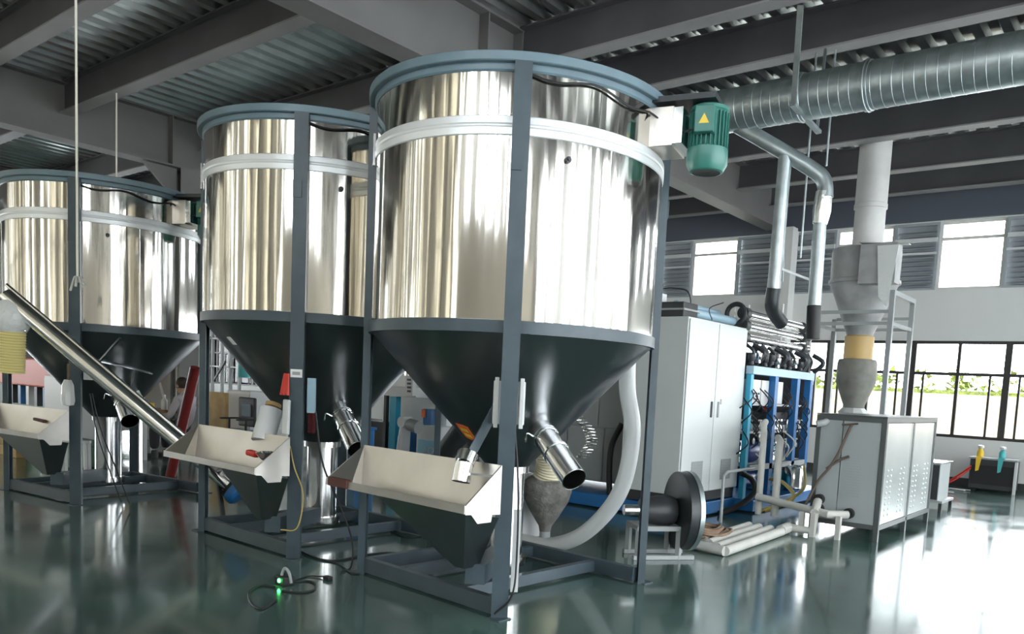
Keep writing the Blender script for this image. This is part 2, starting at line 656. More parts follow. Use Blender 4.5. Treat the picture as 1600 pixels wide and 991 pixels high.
for y, y1 in ((YS+.56, 5), (5.56, 11), (11.56, 15.3)):
    window(y, y1, XW-.1, Z1, Z2, [y+(y1-y)*k/5 for k in (1, 2, 3, 4)], [2.02], 'frame', .05, 'Y', halves=False)
# pale column and pipe run on the north wall
struct(MB().box(-6.75, -6.45, YN-.3, YN, 0, 4.85).build('trim_%d' % tn, 'white')); tn += 1

# ---- outside
tag(MB().box(-40, 20, 24, 24.3, -.06, 1.78).build('boundary_wall', 'owall'), 'beige rendered boundary wall in the yard outside the windows', 'wall')
hb = MB()
for i in range(420):
    x = -40+60*random.random()
    r = .35+.25*random.random()
    c = V(x, 24.9+random.random()*.9, 1.75+random.random()*.5)
    vs = []
    for k in range(12):
        a = random.random()*2*PI
        b = random.random()*PI-PI/2
        vs.append(c+V(math.cos(a)*math.cos(b), math.sin(a)*math.cos(b), math.sin(b))*r*.6)
    for k in range(12):
        p = vs[k]
        q = V(random.uniform(-.2, .2), random.uniform(-.2, .2), random.uniform(-.15, .15))
        hb.add([p, p+q, p+V(q.y, -q.z, q.x)], [(0, 1, 2)])
hb.box(-40, 20, 24.6, 26, -.06, 1.9)
tag(hb.build('hedge', 'hedge'), 'yellow-green hedge showing above the beige boundary wall', 'hedge', kind='stuff')

# ================================================================== SILOS
def channel(mb, x, y, z0, z1, ang, w_=.10, d_=.05, t=.008):
    """U channel leg; web faces outward along ang"""
    c, s = math.cos(ang), math.sin(ang)

    def P(u, v, z):   # u outward, v tangential
        return (x+u*c-v*s, y+u*s+v*c, z)
    pl = [(0, -w_/2), (0, w_/2), (-d_, w_/2), (-d_, w_/2-t), (-t, w_/2-t), (-t, -w_/2+t), (-d_, -w_/2+t), (-d_, -w_/2)]
    poly = [P(u, v, z0) for u, v in pl]
    n = len(poly)
    top = [P(u, v, z1) for u, v in pl]
    mb.add(poly+top, [(i, (i+1) % n, n+(i+1) % n, n+i) for i in range(n)]+[(0, 1, 4, 5), (1, 2, 3, 4), (5, 6, 7, 0),
                                                                          (n, n+5, n+4, n+1), (n+1, n+4, n+3, n+2), (n+5, n, n+7, n+6)])
    return mb


def silo(loc, rotz, R, zt, zb, label, kind):
    root = thing('mixing_silo', label, 'silo', (0, 0, 0), None)
    N = 96
    zband = zt-.36
    MB().lathe([(R, zb+.06), (R, zband-.04)], n=N).build('lower_shell', 'shell', root, True)
    MB().lathe([(R, zband+.04), (R, zt-.06)], n=N).build('upper_shell', 'shell', root, True)
    MB().lathe([(R+.001, zband-.055), (R+.007, zband-.05), (R+.009, zband-.012), (R+.004, zband-.005), (R+.004, zband+.005), (R+.009, zband+.012), (R+.007, zband+.05), (R+.001, zband+.055)], n=N).build('seam_band', 'weld', root, True)
    MB().lathe([(R-.02, zt-.02), (R+.045, zt-.02), (R+.05, zt-.015), (R+.05, zt+.03), (R+.045, zt+.035), (R-.02, zt+.035)], n=N).lathe([(R+.002, zt-.065), (R+.012, zt-.055), (R+.012, zt-.02)], n=N).build('top_rim', 'rim', root, True)
    MB().lathe([(R-.02, zt+.02), (.25, zt+.12), (.0, zt+.13)], n=48).build('lid', 'steel', root, True)
    MB().lathe([(R-.01, zb-.012), (R+.016, zb-.012), (R+.016, zb+.06), (R, zb+.064)], n=N).build('lower_ring', 'slate', root, True)
    zc = .80
    MB().lathe([(R-.002, zb), (R-.012, zb-.012), (.15, zc+.02), (.13, zc)], n=N).build('cone', 'cone', root, True)
    MB().lathe([(.155, zc-.02), (.155, zc+.035), (.128, zc+.035), (.128, .17), (.16, .17), (.16, .11)], n=32).build('auger_tube', 'steel', root, True)
    # vertical seams of the shell
    s = MB()
    for a in (-1.85, -.2, 1.4, 2.9):
        s.tube([(math.cos(a)*(R+.001), math.sin(a)*(R+.001), zb+.07), (math.cos(a)*(R+.001), math.sin(a)*(R+.001), zband-.05)], .0025, 6)
    s.build('weld_seam', 'steel', root)
    rl = R+.055
    a_ = rl/math.sqrt(2)
    for i, ang in enumerate((-PI/4, PI/4, 3*PI/4, 5*PI/4)):
        x, y = rl*math.cos(ang), rl*math.sin(ang)
        leg = MB()
        channel(leg, x, y, 0, zt-.02, ang)
        if i != 0:
            leg.v = leg.v
        lg = leg.build('leg', 'slate', root)
        pl = MB()
        pl.box(x-.05, x+.05, y-.05, y+.05, 0, .008)
        pl.build('foot_plate', 'slate', lg)
        # splice plate
        c, s_ = math.cos(ang), math.sin(ang)
        q = MB()
        q.prism([(x+.002*c-v*s_, y+.002*s_+v*c, z) for v, z in ((-.05, zt-.62), (.012, zt-.62), (.012, zt-.5), (-.05, zt-.5))], (.006*c, .006*s_, 0))
        q.build('splice_plate', 'slate', lg)
    # base rails
    zr0, zr1 = .012, .115
    def rail(p, q, z0=zr0, z1=zr1, w_=.055):
        MB().bar((p[0], p[1], (z0+z1)/2), (q[0], q[1], (z0+z1)/2), w_, z1-z0).build('base_rail', 'slate', root, bevel=.003)
    e = a_-.035
    rail((-e, -a_+.03), (e, -a_+.03))
    rail((-e, a_-.06), (e, a_-.06))
    rail((-a_+.05, -e), (-a_+.05, e))
    rail((-.35, -e), (-.35, e-.03), .02, .10, .06)
    rail((.30, -e), (.30, e-.03), .02, .10, .06)
    # diagonal strut from the front leg down to the inlet
    if kind == 1:
        MB().bar((.56, -.60, 1.36), (.545, -.86, .95), .06, .01, (1, -.2, 0)).build('strut', 'slate', root)
    # feed tray on the front side
    x0, x1, yf, yb, zf, zk = -.60, .745, -1.05, -.80, .71, .93
    t = .004
    tr = MB()
    tr.sheet([(x0-.03, yb+.02, zk+.0), (x1, yb+.02, zk), (x1, yb-.05, .60), (x0+.05, yb-.05, .62)], t)   # back sheet
    tr.sheet([(x0-.06, yf, zf), (x1, yf, zf), (x1-.02, yf+.08, .62), (x0+.1, yf+.08, .66)], t)           # front slope
    tr.sheet([(x0-.06, yf, zf), (x0-.03, yb+.02, zk), (x0+.05, yb-.05, .62), (x0+.1, yf+.08, .66)], t)   # left slope
    tr.sheet([(x1, yf, zf), (x1, yb+.02, zk), (x1, yb-.05, .60), (x1, yf+.10, .60)], t)                # right end
    tr.build('feed_tray', 'tray', root)
    MB().box(x0-.06, x1+.004, yf-.006, yf, zf-.045, zf+.003).build('tray_lip', 'tray', root)
    MB().sheet([(x1+.003, yf, zf-.05), (x1+.003, yb+.02, .64), (x1+.003, yb+.02, zk), (x1+.003, yf, zf)], .003).build('tray_end', 'tray', root)
    MB().sheet([(x0-.06, yf-.002, zf-.045), (x0-.035, yb+.0, .72), (x0-.035, yb+.02, zk), (x0-.06, yf-.002, zf)], .003).build('tray_end', 'tray', root)
    hp = MB()
    h0 = .24 if kind == 2 else -.12
    A = [(h0, yf+.012, .665), (x1-.005, yf+.012, .665), (x1-.16, yf+.15, .30), (x1-.24, yf+.15, .30)]
    Bq = [(h0, yb+.02, .62), (x1-.005, yb+.02, .62), (x1-.16, yb+.02, .30), (x1-.24, yb+.02, .30)]
    hp.add(A+Bq, [(0, 1, 2, 3), (7, 6, 5, 4), (0, 3, 7, 4), (3, 2, 6, 7), (1, 5, 6, 2), (0, 4, 5, 1)])
    hp.build('feed_hopper', 'cone', root)
    MB().bar((.60, -.82, .26), (.08, -.12, .20), .12, .12).build('feed_channel', 'slate', root)
    if kind == 1:
        MB().cyl((.555, -.90, .93), (.565, -.93, .82), .055, n=24, cap=False).cyl((.54, -.86, .98), (.555, -.90, .925), .062, .057, n=24, cap=False).build('inlet_spout', 'steel', root, True)
        MB().bar((.60, -.90, .87), (.73, -.84, .87), .012, .012).build('spout_stay', 'steel', root)
    # discharge chute
    az = -.28
    ca, sa = math.cos(az), math.sin(az)
    p0 = V(.36*ca, .36*sa, 1.16)
    p1 = V(.88*ca, .88*sa, .83)
    dv = (p1-p0).normalized()
    ch = MB().lathe_dir([(0, .082), ((p1-p0).length, .082)], p0, dv, 32, False)
    ch.lathe_dir([(.02, .079), ((p1-p0).length, .079)], p0, dv, 32, False)
    ch.lathe_dir([((p1-p0).length-.002, .079), ((p1-p0).length, .085)], p0, dv, 32, False)
    cho = ch.build('discharge_chute', 'steel', root, True)
    cl = MB()
    for tt in (.16, .18, .34):
        cl.lathe_dir([(tt-.012, .083), (tt-.008, .09), (tt+.008, .09), (tt+.012, .083)], p0, dv, 32, False)
    u = V(sa, -ca, 0)
    cl.tube(spline([p0+dv*.17+u*.09, p0+dv*.17+u*.14+V(0, 0, .02), p0+dv*.2+u*.16+V(0, 0, -.02)], 5), .006, 6)
    cl.build('hose_clamp', 'chrome', cho)
    # geared motor at the rim
    am = 1.45 if kind == 2 else .32
    C, S = math.cos(am), math.sin(am)

    def L(u, v, z):
        return V(u*C-v*S, u*S+v*C, z)

    def lbox(u0, u1, v0, v1, z0, z1):
        return MB().add([L(u, v, z) for z in (z0, z1) for u, v in ((u0, v0), (u1, v0), (u1, v1), (u0, v1))],
                        [(3, 2, 1, 0), (4, 5, 6, 7), (0, 1, 5, 4), (1, 2, 6, 5), (2, 3, 7, 6), (3, 0, 4, 7)])
    zm = zt
    br = lbox(R-.02, R+.14, -.15, .15, zm-.30, zm-.06)
    brk = br.build('motor_bracket', 'tray', root, bevel=.004)
    lbox(R+.14, R+.20, -.15, .15, zm-.285, zm-.07).build('bracket_flange', 'chrome', brk)
    lbox(R-.25, R+.40, -.16, .16, zm-.035, zm+.0).build('belt_cover', 'charcoal', root)
    mc = L(R+.33, 0, 0)
    mx, my = mc.x, mc.y
    mo = MB().lathe([(.0, zm-.03), (.095, zm-.035), (.12, zm-.05), (.12, zm-.07), (.108, zm-.08), (.108, zm-.30), (.112, zm-.31)], (mx, my, 0), 32)
    mo = mo.build('motor', 'green', root, True)
    fins = MB()
    for k in range(28):
        a = 2*PI*k/28
        fins.bar((mx+.116*math.cos(a), my+.116*math.sin(a), zm-.085), (mx+.116*math.cos(a), my+.116*math.sin(a), zm-.295), .005, .022,
                 (math.cos(a), math.sin(a), 0))
    fins.build('cooling_fins', 'green', mo)
    MB().lathe([(.108, zm-.30), (.128, zm-.30), (.13, zm-.39), (.105, zm-.435), (.09, zm-.44)], (mx, my, 0), 32).build('fan_cover', 'green', mo, True)
    MB().lathe([(.09, zm-.438), (.0, zm-.43)], (mx, my, 0), 24).build('fan_grille', 'black', mo)
    # terminal box faces the viewer's side
    tb = -1.2
    ct, st_ = math.cos(tb), math.sin(tb)

    def T(u, v, z):
        return V(mx+u*ct-v*st_, my+u*st_+v*ct, z)

    def tbox(u0, u1, v0, v1, z0, z1):
        return MB().add([T(u, v, z) for z in (z0, z1) for u, v in ((u0, v0), (u1, v0), (u1, v1), (u0, v1))],
                        [(3, 2, 1, 0), (4, 5, 6, 7), (0, 1, 5, 4), (1, 2, 6, 5), (2, 3, 7, 6), (3, 0, 4, 7)])
    tbx = tbox(.09, .165, -.06, .06, zm-.235, zm-.075).build('terminal_box', 'green', root, bevel=.006)
    MB().sheet([T(.166, -.032, zm-.185), T(.166, .032, zm-.185), T(.166, 0, zm-.125)], .0015).build('warning_triangle', 'ylabel', tbx)
    # cable along the rim to the motor
    pts = []
    for k in range(13):
        a = -.74+k*.075
        sag = .02*math.sin(k*.9)+.045*k/12
        pts.append((math.cos(a)*(R+.02), math.sin(a)*(R+.02), zt-.08-sag))
    pts += [T(.12, -.05, zm-.21)+V(-.12, -.03, .0), T(.13, -.06, zm-.20)]
    MB().tube(spline(pts, 3), .007, 8).build('power_cable', 'black', root, True)
    # level sight glass low on the upper seam, left face
    ag = -2.08
    for (aa, zz, w_, h_, mm) in ((ag, zband+.0, .045, .20, 'steel'),):
        cg, sg = math.cos(aa), math.sin(aa)
        o_ = MB()
        o_.prism([(cg*(R+.008)-v*sg, sg*(R+.008)+v*cg, z) for v, z in ((-w_/2, zz-h_/2), (w_/2, zz-h_/2), (w_/2, zz+h_/2), (-w_/2, zz+h_/2))], (cg*.014, sg*.014, 0))
        sgl = o_.build('sight_frame', mm, root)
        n_ = 16
        poly = []
        for k in range(n_):
            a = 2*PI*k/n_
            v = .013*math.cos(a)
            z = zz+.013*math.sin(a)+(.055 if math.sin(a) >= 0 else -.055)
            poly.append((cg*(R+.0225)-v*sg, sg*(R+.0225)+v*cg, z))
        MB().prism(poly, (cg*.002, sg*.002, 0)).build('sight_slot', 'black', sgl)
    # small threaded port right of the front leg
    ap = -.50
    cp, sp_ = math.cos(ap), math.sin(ap)
    MB().lathe_dir([(0, .018), (.02, .018), (.021, .01), (.035, .009)], (cp*(R+.002), sp_*(R+.002), zband-.16), (cp, sp_, 0), 12).build('threaded_port', 'dark', root)
    # things only one of the three has
    if kind == 1:
        fx, fy = rl*math.cos(-PI/4), rl*math.sin(-PI/4)
        b = MB()
        b.bar((fx-.085, fy+.085, 1.16), (fx-.085, fy+.085, 1.42), .19, .03, (-1, 1, 0))
        b.build('switch_box', 'whitep', root, bevel=.006)
        b = MB()
        k_ = (fx-.062, fy+.062)
        dxy = V(1, 1, 0).normalized()
        for s_ in (-.075, .075):
            b.bar((k_[0]+dxy.x*s_, k_[1]+dxy.y*s_, 1.14), (k_[0]+dxy.x*s_, k_[1]+dxy.y*s_, 1.44), .025, .02, (-1, 1, 0))
        b.build('switch_rail', 'whitep', root, bevel=.003)
        # orange sticker on the cone
        a = -1.62
        def CP(a, z, off=.004):
            r = .15+(R-.012-.15)*(z-.82)/(zb-.012-.82)
            return V(math.cos(a)*(r+off), math.sin(a)*(r+off), z)
        pts = [CP(a-.20, 1.02), CP(a+.12, 1.0), CP(a+.10, 1.10), CP(a-.17, 1.12)]
        sk = MB().sheet(pts, .002).build('warning_sticker', 'olabel', root)
        for f0, f1 in ((.2, .42), (.58, .78)):
            q = [pts[0].lerp(pts[3], f0).lerp(pts[1].lerp(pts[2], f0), .2), pts[0].lerp(pts[3], f0).lerp(pts[1].lerp(pts[2], f0), .8),
                 pts[0].lerp(pts[3], f1).lerp(pts[1].lerp(pts[2], f1), .8), pts[0].lerp(pts[3], f1).lerp(pts[1].lerp(pts[2], f1), .2)]
            nn = V(math.cos(a), math.sin(a), -1).normalized()*.004
            MB().sheet([p+nn for p in q], .001).build('sticker_print', 'ylabel', sk)
        # power cord down the front leg
        MB().tube(spline([(fx-.02, fy+.08, 1.14), (fx+.05, fy+.06, .8), (fx+.055, fy+.07, .4), (fx+.06, fy+.04, .15), (fx-.02, fy-.02, .03)], 8), .006, 8).build('power_cord', 'black', root, True)
        MB().bar((fx+.03, fy+.085, .16), (fx+.03, fy+.085, .66), .02, .045, (1, 1, 0)).build('white_conduit', 'whitep', root)
        MB().box(-.62, -.40, -1.07, -1.03, .665, .725).build('clamp_block', 'rust', root, bevel=.006)
    if kind == 2:
        fx, fy = rl*math.cos(-PI/4), rl*math.sin(-PI/4)
        n_ = V(1, -1, 0).normalized()
        t_ = V(1, 1, 0).normalized()
        c0 = V(fx, fy, 1.40)+n_*.004
        lb = MB().bar(c0-t_*.042, c0+t_*.042, .006, .06).build('rating_label', 'wlabel', root)
        MB().bar(c0+n_*.004-t_*.028, c0+n_*.004+t_*.028, .003, .024).build('label_print', 'grey', lb)
        c0 = V(fx, fy, 1.24)-n_*.06+t_*.10
        MB().bar(c0-V(0, 0, .13), c0+V(0, 0, .13), .06, .03, n_).build('switch_box', 'lblue', root)
        MB().tube(spline([(fx-.02, fy-.03, .86), (fx+.03, fy-.02, .7), (fx+.07, fy+.03, .5), (fx+.05, fy, .25), (fx-.08, fy-.06, .22)], 8), .005, 8).build('earth_wire', 'ywire', root, True)
        MB().tube(spline([(fx+.09, fy+.11, 1.12), (fx+.16, fy+.13, .75), (fx+.28, fy+.2, .45), (fx+.42, fy+.22, .2), (fx+.52, fy+.15, .02), (fx+.58, fy+.02, .01)], 8), .007, 8).build('power_cord', 'black', root, True)
        # white sticker on the cone
        def CP(a, z, off=.004):
            r = .15+(R-.012-.15)*(z-.82)/(zb-.012-.82)
            return V(math.cos(a)*(r+off), math.sin(a)*(r+off), z)
        MB().sheet([CP(-1.62, 1.60), CP(-1.55, 1.60), CP(-1.57, 1.655), CP(-1.64, 1.655)], .002).build('sticker', 'wlabel', root)
    if kind == 3:
        fx, fy = rl*math.cos(-PI/4), rl*math.sin(-PI/4)
        t_ = V(1, 1, 0).normalized()
        n_ = V(1, -1, 0).normalized()
        c0 = V(fx, fy, 1.28)-n_*.05+t_*.11
        MB().bar(c0-V(0, 0, .05), c0+V(0, 0, .05), .09, .03, n_).build('switch_box', 'whitep', root)
        # support brackets on the cone
        b = MB()
        def CP(a, z, off=.012):
            r = .15+(R-.012-.15)*(z-.82)/(zb-.012-.82)
            return V(math.cos(a)*(r+off), math.sin(a)*(r+off), z)
        b.tube([CP(-.66+k*.1, 1.42-k*.012) for k in range(10)], .014, 6)
        b.tube([CP(-.60, 1.42), CP(-.38, 1.66)], .014, 6)
        b.tube([CP(-.1, 1.36), CP(.02, 1.08)], .014, 6)
        b.build('stiffener', 'cone', root)
        MB().tube(spline([(fx+.08, fy+.1, 1.1), (fx+.14, fy+.14, .7), (fx+.28, fy+.2, .3), (fx+.36, fy+.25, .05)], 8), .006, 8).tube(spline([(fx+.12, fy+.1, 1.1), (fx+.2, fy+.14, .75), (fx+.38, fy+.2, .35), (fx+.5, fy+.25, .05)], 8), .006, 8).build('power_cord', 'black', root, True)
    root.location = loc
    root.rotation_euler = (0, 0, rotz)
    return root


silo((-3.78, 4.27, 0), -.856+PI/4, .98, 3.234, 1.711, 'tall steel mixing silo in front, with green motor on its rim', 1)
silo((-5.90, 4.22, 0), -.813+PI/4, .96, 3.29, 1.79, 'middle steel mixing silo with white sticker on its cone', 2)
silo((-9.27, 3.88, 0), -.684+PI/4, .935, 3.156, 1.712, 'leftmost steel mixing silo behind the inclined screw conveyor', 3)

# ================================================================== things around silo 1
# milky arc hose
pts = [V(-3.30, 5.02, 1.66), V(-3.27, 5.0, 1.4), at(988, 680, 'Y', 5.0), at(968, 770, 'Y', 5.0), at(915, 832, 'Y', 5.02), at(860, 852, 'Y', 5.05), at(815, 845, 'Y', 5.1), at(760, 835, 'Y', 5.2)]
pts = [V(p.x, p.y, max(p.z, .075)) for p in pts]
tag(MB().tube(spline(pts, 10), .062, 20).build('curved_hose', 'hoseW', None, True), 'thick milky hose curving down from the front silo to the floor', 'hose')

t = thing('dust_funnel', 'grey cloth-wrapped funnel with cream corrugated hose behind the front silo', 'funnel', (-4.43, 5.55, 0))
MB().lathe([(.05, .10), (.06, .15), (.12, .24), (.20, .38), (.225, .47), (.215, .55), (.15, .60), (0, .605)], (-4.43, 5.55, 0), 36).build('cloth_bag', 'cloth', t, True)
MB().lathe([(.16, 0), (.16, .02), (.05, .03), (.05, .14)], (-4.43, 5.55, 0), 24, True).build('stand_base', 'grey', t, True)
MB().box(-4.70, -4.64, 5.45, 5.75, .0, .60).build('support_plate', 'whitep', t)
cp_ = spline([(-4.40, 5.53, .57), (-4.36, 5.50, .74), (-4.38, 5.44, .92), (-4.46, 5.35, 1.1)], 14)
MB().tube(cp_, [.14-.001*i+.009*(i % 2) for i in range(len(cp_))], 20).build('corrugated_hose', 'hoseC', t, True)

sp = MB()
pp = []
for k in range(330):
    a = k*.27
    tt = k/329
    c = V(-4.13+.06*tt+.13*math.sin(tt*PI), 5.55, 1.16-.36*tt)
    pp.append(c+V(.05*math.cos(a), .05*math.sin(a), 0))
sp.tube(pp, .0045, 5).build('spiral_hose', 'steel', t, True)

# blower with belt guard
t = thing('belt_drive_blower', 'dark blower with round belt guard on a grey stand', 'blower', (-3.4, 5.85, 0))
gc = V(-3.30, 6.0, .40)
ax = V(.62, .78, 0).normalized()
g = MB().lathe_dir([(-.055, .0), (-.055, .30), (-.045, .335), (.04, .335)], gc, ax, 48, False)
g.build('belt_guard', 'charcoal', t, True)
MB().lathe_dir([(.035, .335), (.035, .342), (.075, .342), (.08, .33), (.08, 0)], gc, ax, 48, False).build('guard_rim', 'galv', t, True)
bc = gc-ax*.22
MB().lathe_dir([(-.16, .05), (-.15, .10), (.0, .13), (.10, .13), (.15, .11)], bc, ax, 24).build('blower_body', 'dark', t, True)
MB().lathe_dir([(-.30, .045), (-.16, .045)], bc, ax, 20).build('shaft_housing', 'steel', t, True)
pr = V(-ax.y, ax.x, 0)
f = MB()
zt_ = .265
for u in (-.34, .02):
    for v in (-.13, .13):
        p = gc+ax*(u-.08)+pr*v
        f.bar((p.x, p.y, 0), (p.x, p.y, zt_), .04, .04)
for v in (-.13, .13):
    a, b = gc+ax*-.44+pr*v, gc+ax*-.04+pr*v
    f.bar((a.x, a.y, zt_), (b.x, b.y, zt_), .04, .04)
    a, b = gc+ax*-.46+pr*v, gc+ax*.08+pr*v
    f.bar((a.x, a.y, .02), (b.x, b.y, .02), .05, .035)
for u in (-.42, -.06):
    a, b = gc+ax*u-pr*.13, gc+ax*u+pr*.13
    f.bar((a.x, a.y, zt_), (b.x, b.y, zt_), .04, .04)
f.build('stand', 'grey', t)

# ================================================================== big machine behind silo 1
t = thing('control_cabinet', 'tall light grey two-door control cabinet with vents', 'cabinet', (-4.6, 8.2, 0))
X0, X1, Y0, Y1, ZA, ZB = -4.95, -4.2, 7.52, 8.95, .30, 2.22
MB().box(X0, X1, Y0, Y1, ZA, ZB).build('body', 'cab', t, bevel=.006)
MB().box(X0+.02, X1-.02, Y0+.02, Y1-.02, .19, ZA).build('plinth', 'dark', t)
for ya, yb, hs in ((Y0+.012, 8.20, 1), (8.215, Y1-.012, -1)):
    dr = MB().box(X1, X1+.02, ya, yb, ZA+.01, ZB-.02).build('door', 'cab', t, bevel=.004)
    hy = yb-.07 if hs > 0 else ya+.08
    MB().box(X1+.02, X1+.035, hy-.015, hy+.015, 1.15, 1.33).build('handle', 'dark' if hs > 0 else 'grey', dr, bevel=.003)
    vy = (ya+yb)/2+.02
    v = MB().box(X1+.02, X1+.024, vy-.13, vy+.13, .42, .66).build('vent', 'grey', dr)
for k in range(7):
    MB().box(X1+.021, X1+.03, 7.75, 8.0, .44+k*.03, .45+k*.03).build('vent_slat', 'grey', t)
    MB().box(X1+.021, X1+.03, 8.47, 8.72, .44+k*.03, .45+k*.03).build('vent_slat', 'grey', t)
MB().box(X1+.02, X1+.022, 8.34, 8.38, 1.30, 1.36).build('label', 'grey', t)

t = thing('junction_box', 'dark flat junction box lying on the control cabinet', 'box', (-4.6, 7.65, ZB))
MB().box(-4.9, -4.28, 7.54, 7.86, ZB, ZB+.16).build('case', 'dark', t, bevel=.01)
MB().box(-4.92, -4.26, 7.52, 7.88, ZB+.07, ZB+.09).build('lid_edge', 'grey', t)
t2 = thing('relay_unit', 'small dark upright relay unit behind the silo rim, on the cabinet', 'box', (-4.86, 7.9, ZB))
MB().box(-5.0, -4.82, 7.88, 8.0, ZB, ZB+.42).build('case', 'dark', t2, bevel=.006)
MB().box(-4.82, -4.76, 7.88, 7.98, ZB+.1, ZB+.3).build('connector', 'whitep', t2)
tag(MB().tube(spline([(-4.8, 7.9, ZB+.35), (-4.65, 7.92, ZB+.36), (-4.45, 7.93, ZB+.30), (-4.4, 7.94, ZB+.005)], 8), .008, 8).tube(spline([(-4.2, 8.05, ZB+.01), (-4.24, 8.05, ZB+.14), (-4.15, 8.2, ZB+.22)], 6), .006, 6).build('cabinet_cable', 'dark', None, True), 'thin grey cable arching over the dark box on the cabinet', 'cable')

t = thing('extruder_machine', 'long grey machine body with blue base beside the control cabinet', 'machine', (-7, 8, 0))
MB().box(-7.4, -4.97, 7.9, 8.9, .28, 1.95).build('body', 'grey', t, bevel=.01)
for xa, xb, za, zb_ in ((-6.0, -5.55, .95, 1.93), (-5.54, -4.99, .95, 1.93), (-6.0, -5.45, .3, .94), (-5.44, -4.99, .3, .94), (-6.9, -6.02, .3, 1.93), (-7.38, -6.92, .3, 1.93)):
    MB().box(xa, xb-.01, 7.88, 7.9, za, zb_-.01).build('panel', 'grey', t, bevel=.004)
MB().box(-7.5, -4.2, 7.6, 8.95, .02, .17).box(-4.9, -3.95, 8.95, 11.4, .02, .16).build('base', 'blue', t, bevel=.01)
for xx in (-7.3, -6.0, -4.6):
    MB().cyl((xx, 7.8, 0), (xx, 7.8, .02), .04).build('foot', 'black', t)
MB().tube(spline([at(972, 662, 'Y', 7.8), at(955, 700, 'Y', 7.75), at(952, 760, 'Y', 7.72), at(958, 815, 'Y', 7.7)], 8), .035, 12).build('black_hose', 'black', t, True)
MB().box(-6.5, -5.2, 8.0, 8.8, 1.95, 2.3).build('top_cover', 'grey', t, bevel=.01)

# three rows of steel cylinders above the machine
t = thing('cylinder_bank', 'three stacked rows of bright steel cylinders above the blue rack', 'machine', (-4.5, 10, 0))
for ys in (493, 511, 530):
    z = at(1177, ys, 'X', -4.3).z
    for xx, dz in ((-4.3, 0),):
        MB().cyl((xx, 9.1, z+dz), (xx, 11.2, z+dz), .052, n=24).build('cylinder', 'chrome', t, True)
        MB().lathe_dir([(0, .075), (.12, .075)], (xx, 9.02, z+dz), (0, 1, 0), 16).build('end_cap', 'dark', t, True)
        MB().lathe_dir([(0, .072), (.09, .072)], (xx, 10.95, z+dz), (0, 1, 0), 16).build('end_cap', 'dark', t, True)
for xx, z in ((-4.62, 2.40), (-4.40, 2.31)):
    MB().cyl((xx, 7.95, z), (xx, 9.0, z), .05, n=20).build('cylinder', 'lblue', t, True)
for y in (9.0, 10.0, 11.2):
    MB().box(-4.75, -4.25, y, y+.07, .16, 2.0).build('support_frame', 'blue' if y < 9.5 else 'dark', t)
MB().tube([V(-4.38, 9.0, 2.40)+V(.12*math.cos(a), 0, .12*math.sin(a)) for a in [PI*2*k/24 for k in range(24)]], .03, 10, closed=True).build('clamp_ring', 'dark', t, True)
hb = MB()
for k in range(11):
    y = 9.15+k*.23
    hb.tube(spline([(-4.3, y, 2.06), (-4.2+.05*math.sin(k*2), y+.05, 1.95), (-4.28, y+.02, 1.8)], 4), .022+.012*(k % 3), 8)
hb.build('valve_row', 'charcoal', t, True)['kind'] = 'stuff'
for k in range(9):
    y = 9.15+k*.2
    MB().lathe([(0, 0), (.035, 0), (.03, .04), (.045, .06), (.045, .12), (0, .13)], (-4.2, y, 1.80+.03*(k % 2)), 10).build('fitting', ('dark', 'chrome', 'charcoal')[k % 3], t, True)

# blue rack
t = thing('valve_rack', 'blue steel rack crammed with valves, hoses and gauges', 'rack', (-4.0, 9.9, 0))
RX = -4.13
MB().box(RX-.05, RX+.05, 8.97, 11.0, 1.68, 1.78).build('top_beam', 'lblue', t, bevel=.004)
MB().box(RX-.75, RX-.65, 8.97, 11.0, 1.68, 1.78).build('top_beam', 'lblue', t, bevel=.004)
for y in (9.66, 10.4, 10.88):
    MB().box(RX-.045, RX+.045, y, y+.1, .16, 1.68).build('post', 'blue' if y > 9.1 else 'cyan', t, bevel=.003)
MB().box(RX-.045, RX+.02, 8.98, 9.06, .16, 1.68).build('post', 'cyan', t, bevel=.003)
for z in (.55, .95, 1.3):
    MB().box(RX-.62, RX-.06, 9.0, 10.95, z, z+.025).build('shelf', 'whitep', t)
MB().box(RX-.05, RX+.045, 9.07, 10.88, .50, .57).build('cross_beam', 'grey', t)
# control boxes with four lamps
b = MB().box(RX-.25, RX-.03, 9.10, 9.39, 1.33, 1.62).build('control_box', 'whitep', t, bevel=.004)
for k in range(4):
    MB().lathe_dir([(0, .014), (.012, .012)], (RX-.03, 9.14+k*.065, 1.45), (1, 0, 0), 10).build('button', 'dark', b)
for k in range(4):
    MB().lathe_dir([(0, .012), (.01, .01)], (RX-.03, 9.14+k*.065, 1.38), (1, 0, 0), 10).build('button', 'grey', b)
MB().box(RX-.25, RX-.03, 9.42, 9.64, 1.30, 1.62).build('control_box', 'whitep', t, bevel=.004)
MB().box(RX-.25, RX-.03, 9.86, 10.1, 1.33, 1.62).build('control_box', 'whitep', t, bevel=.004)
MB().box(RX-.35, RX-.08, 9.9, 10.45, 1.05, 1.22).build('control_box', 'dark', t, bevel=.01)
MB().box(RX-.35, RX-.08, 9.9, 10.45, .975, 1.05).build('valve_block', 'grey', t)
MB().box(RX-.2, RX-.1, 9.88, 9.93, 1.22, 1.3).build('lamp', 'red', t)
hz = MB()
random.seed(5)
for k in range(34):
    y = 8.98+random.random()*1.85
    z = .98+random.random()*.6
    y2 = y+random.uniform(-.25, .3)
    hz.tube(spline([(RX-.06, y, z), (RX+.07, (y+y2)/2, z-.16), (RX-.04, y2, z-.30)], 5), .008, 6)
hz.build('hoses', 'black', t, True)['kind'] = 'stuff'
hz = MB()
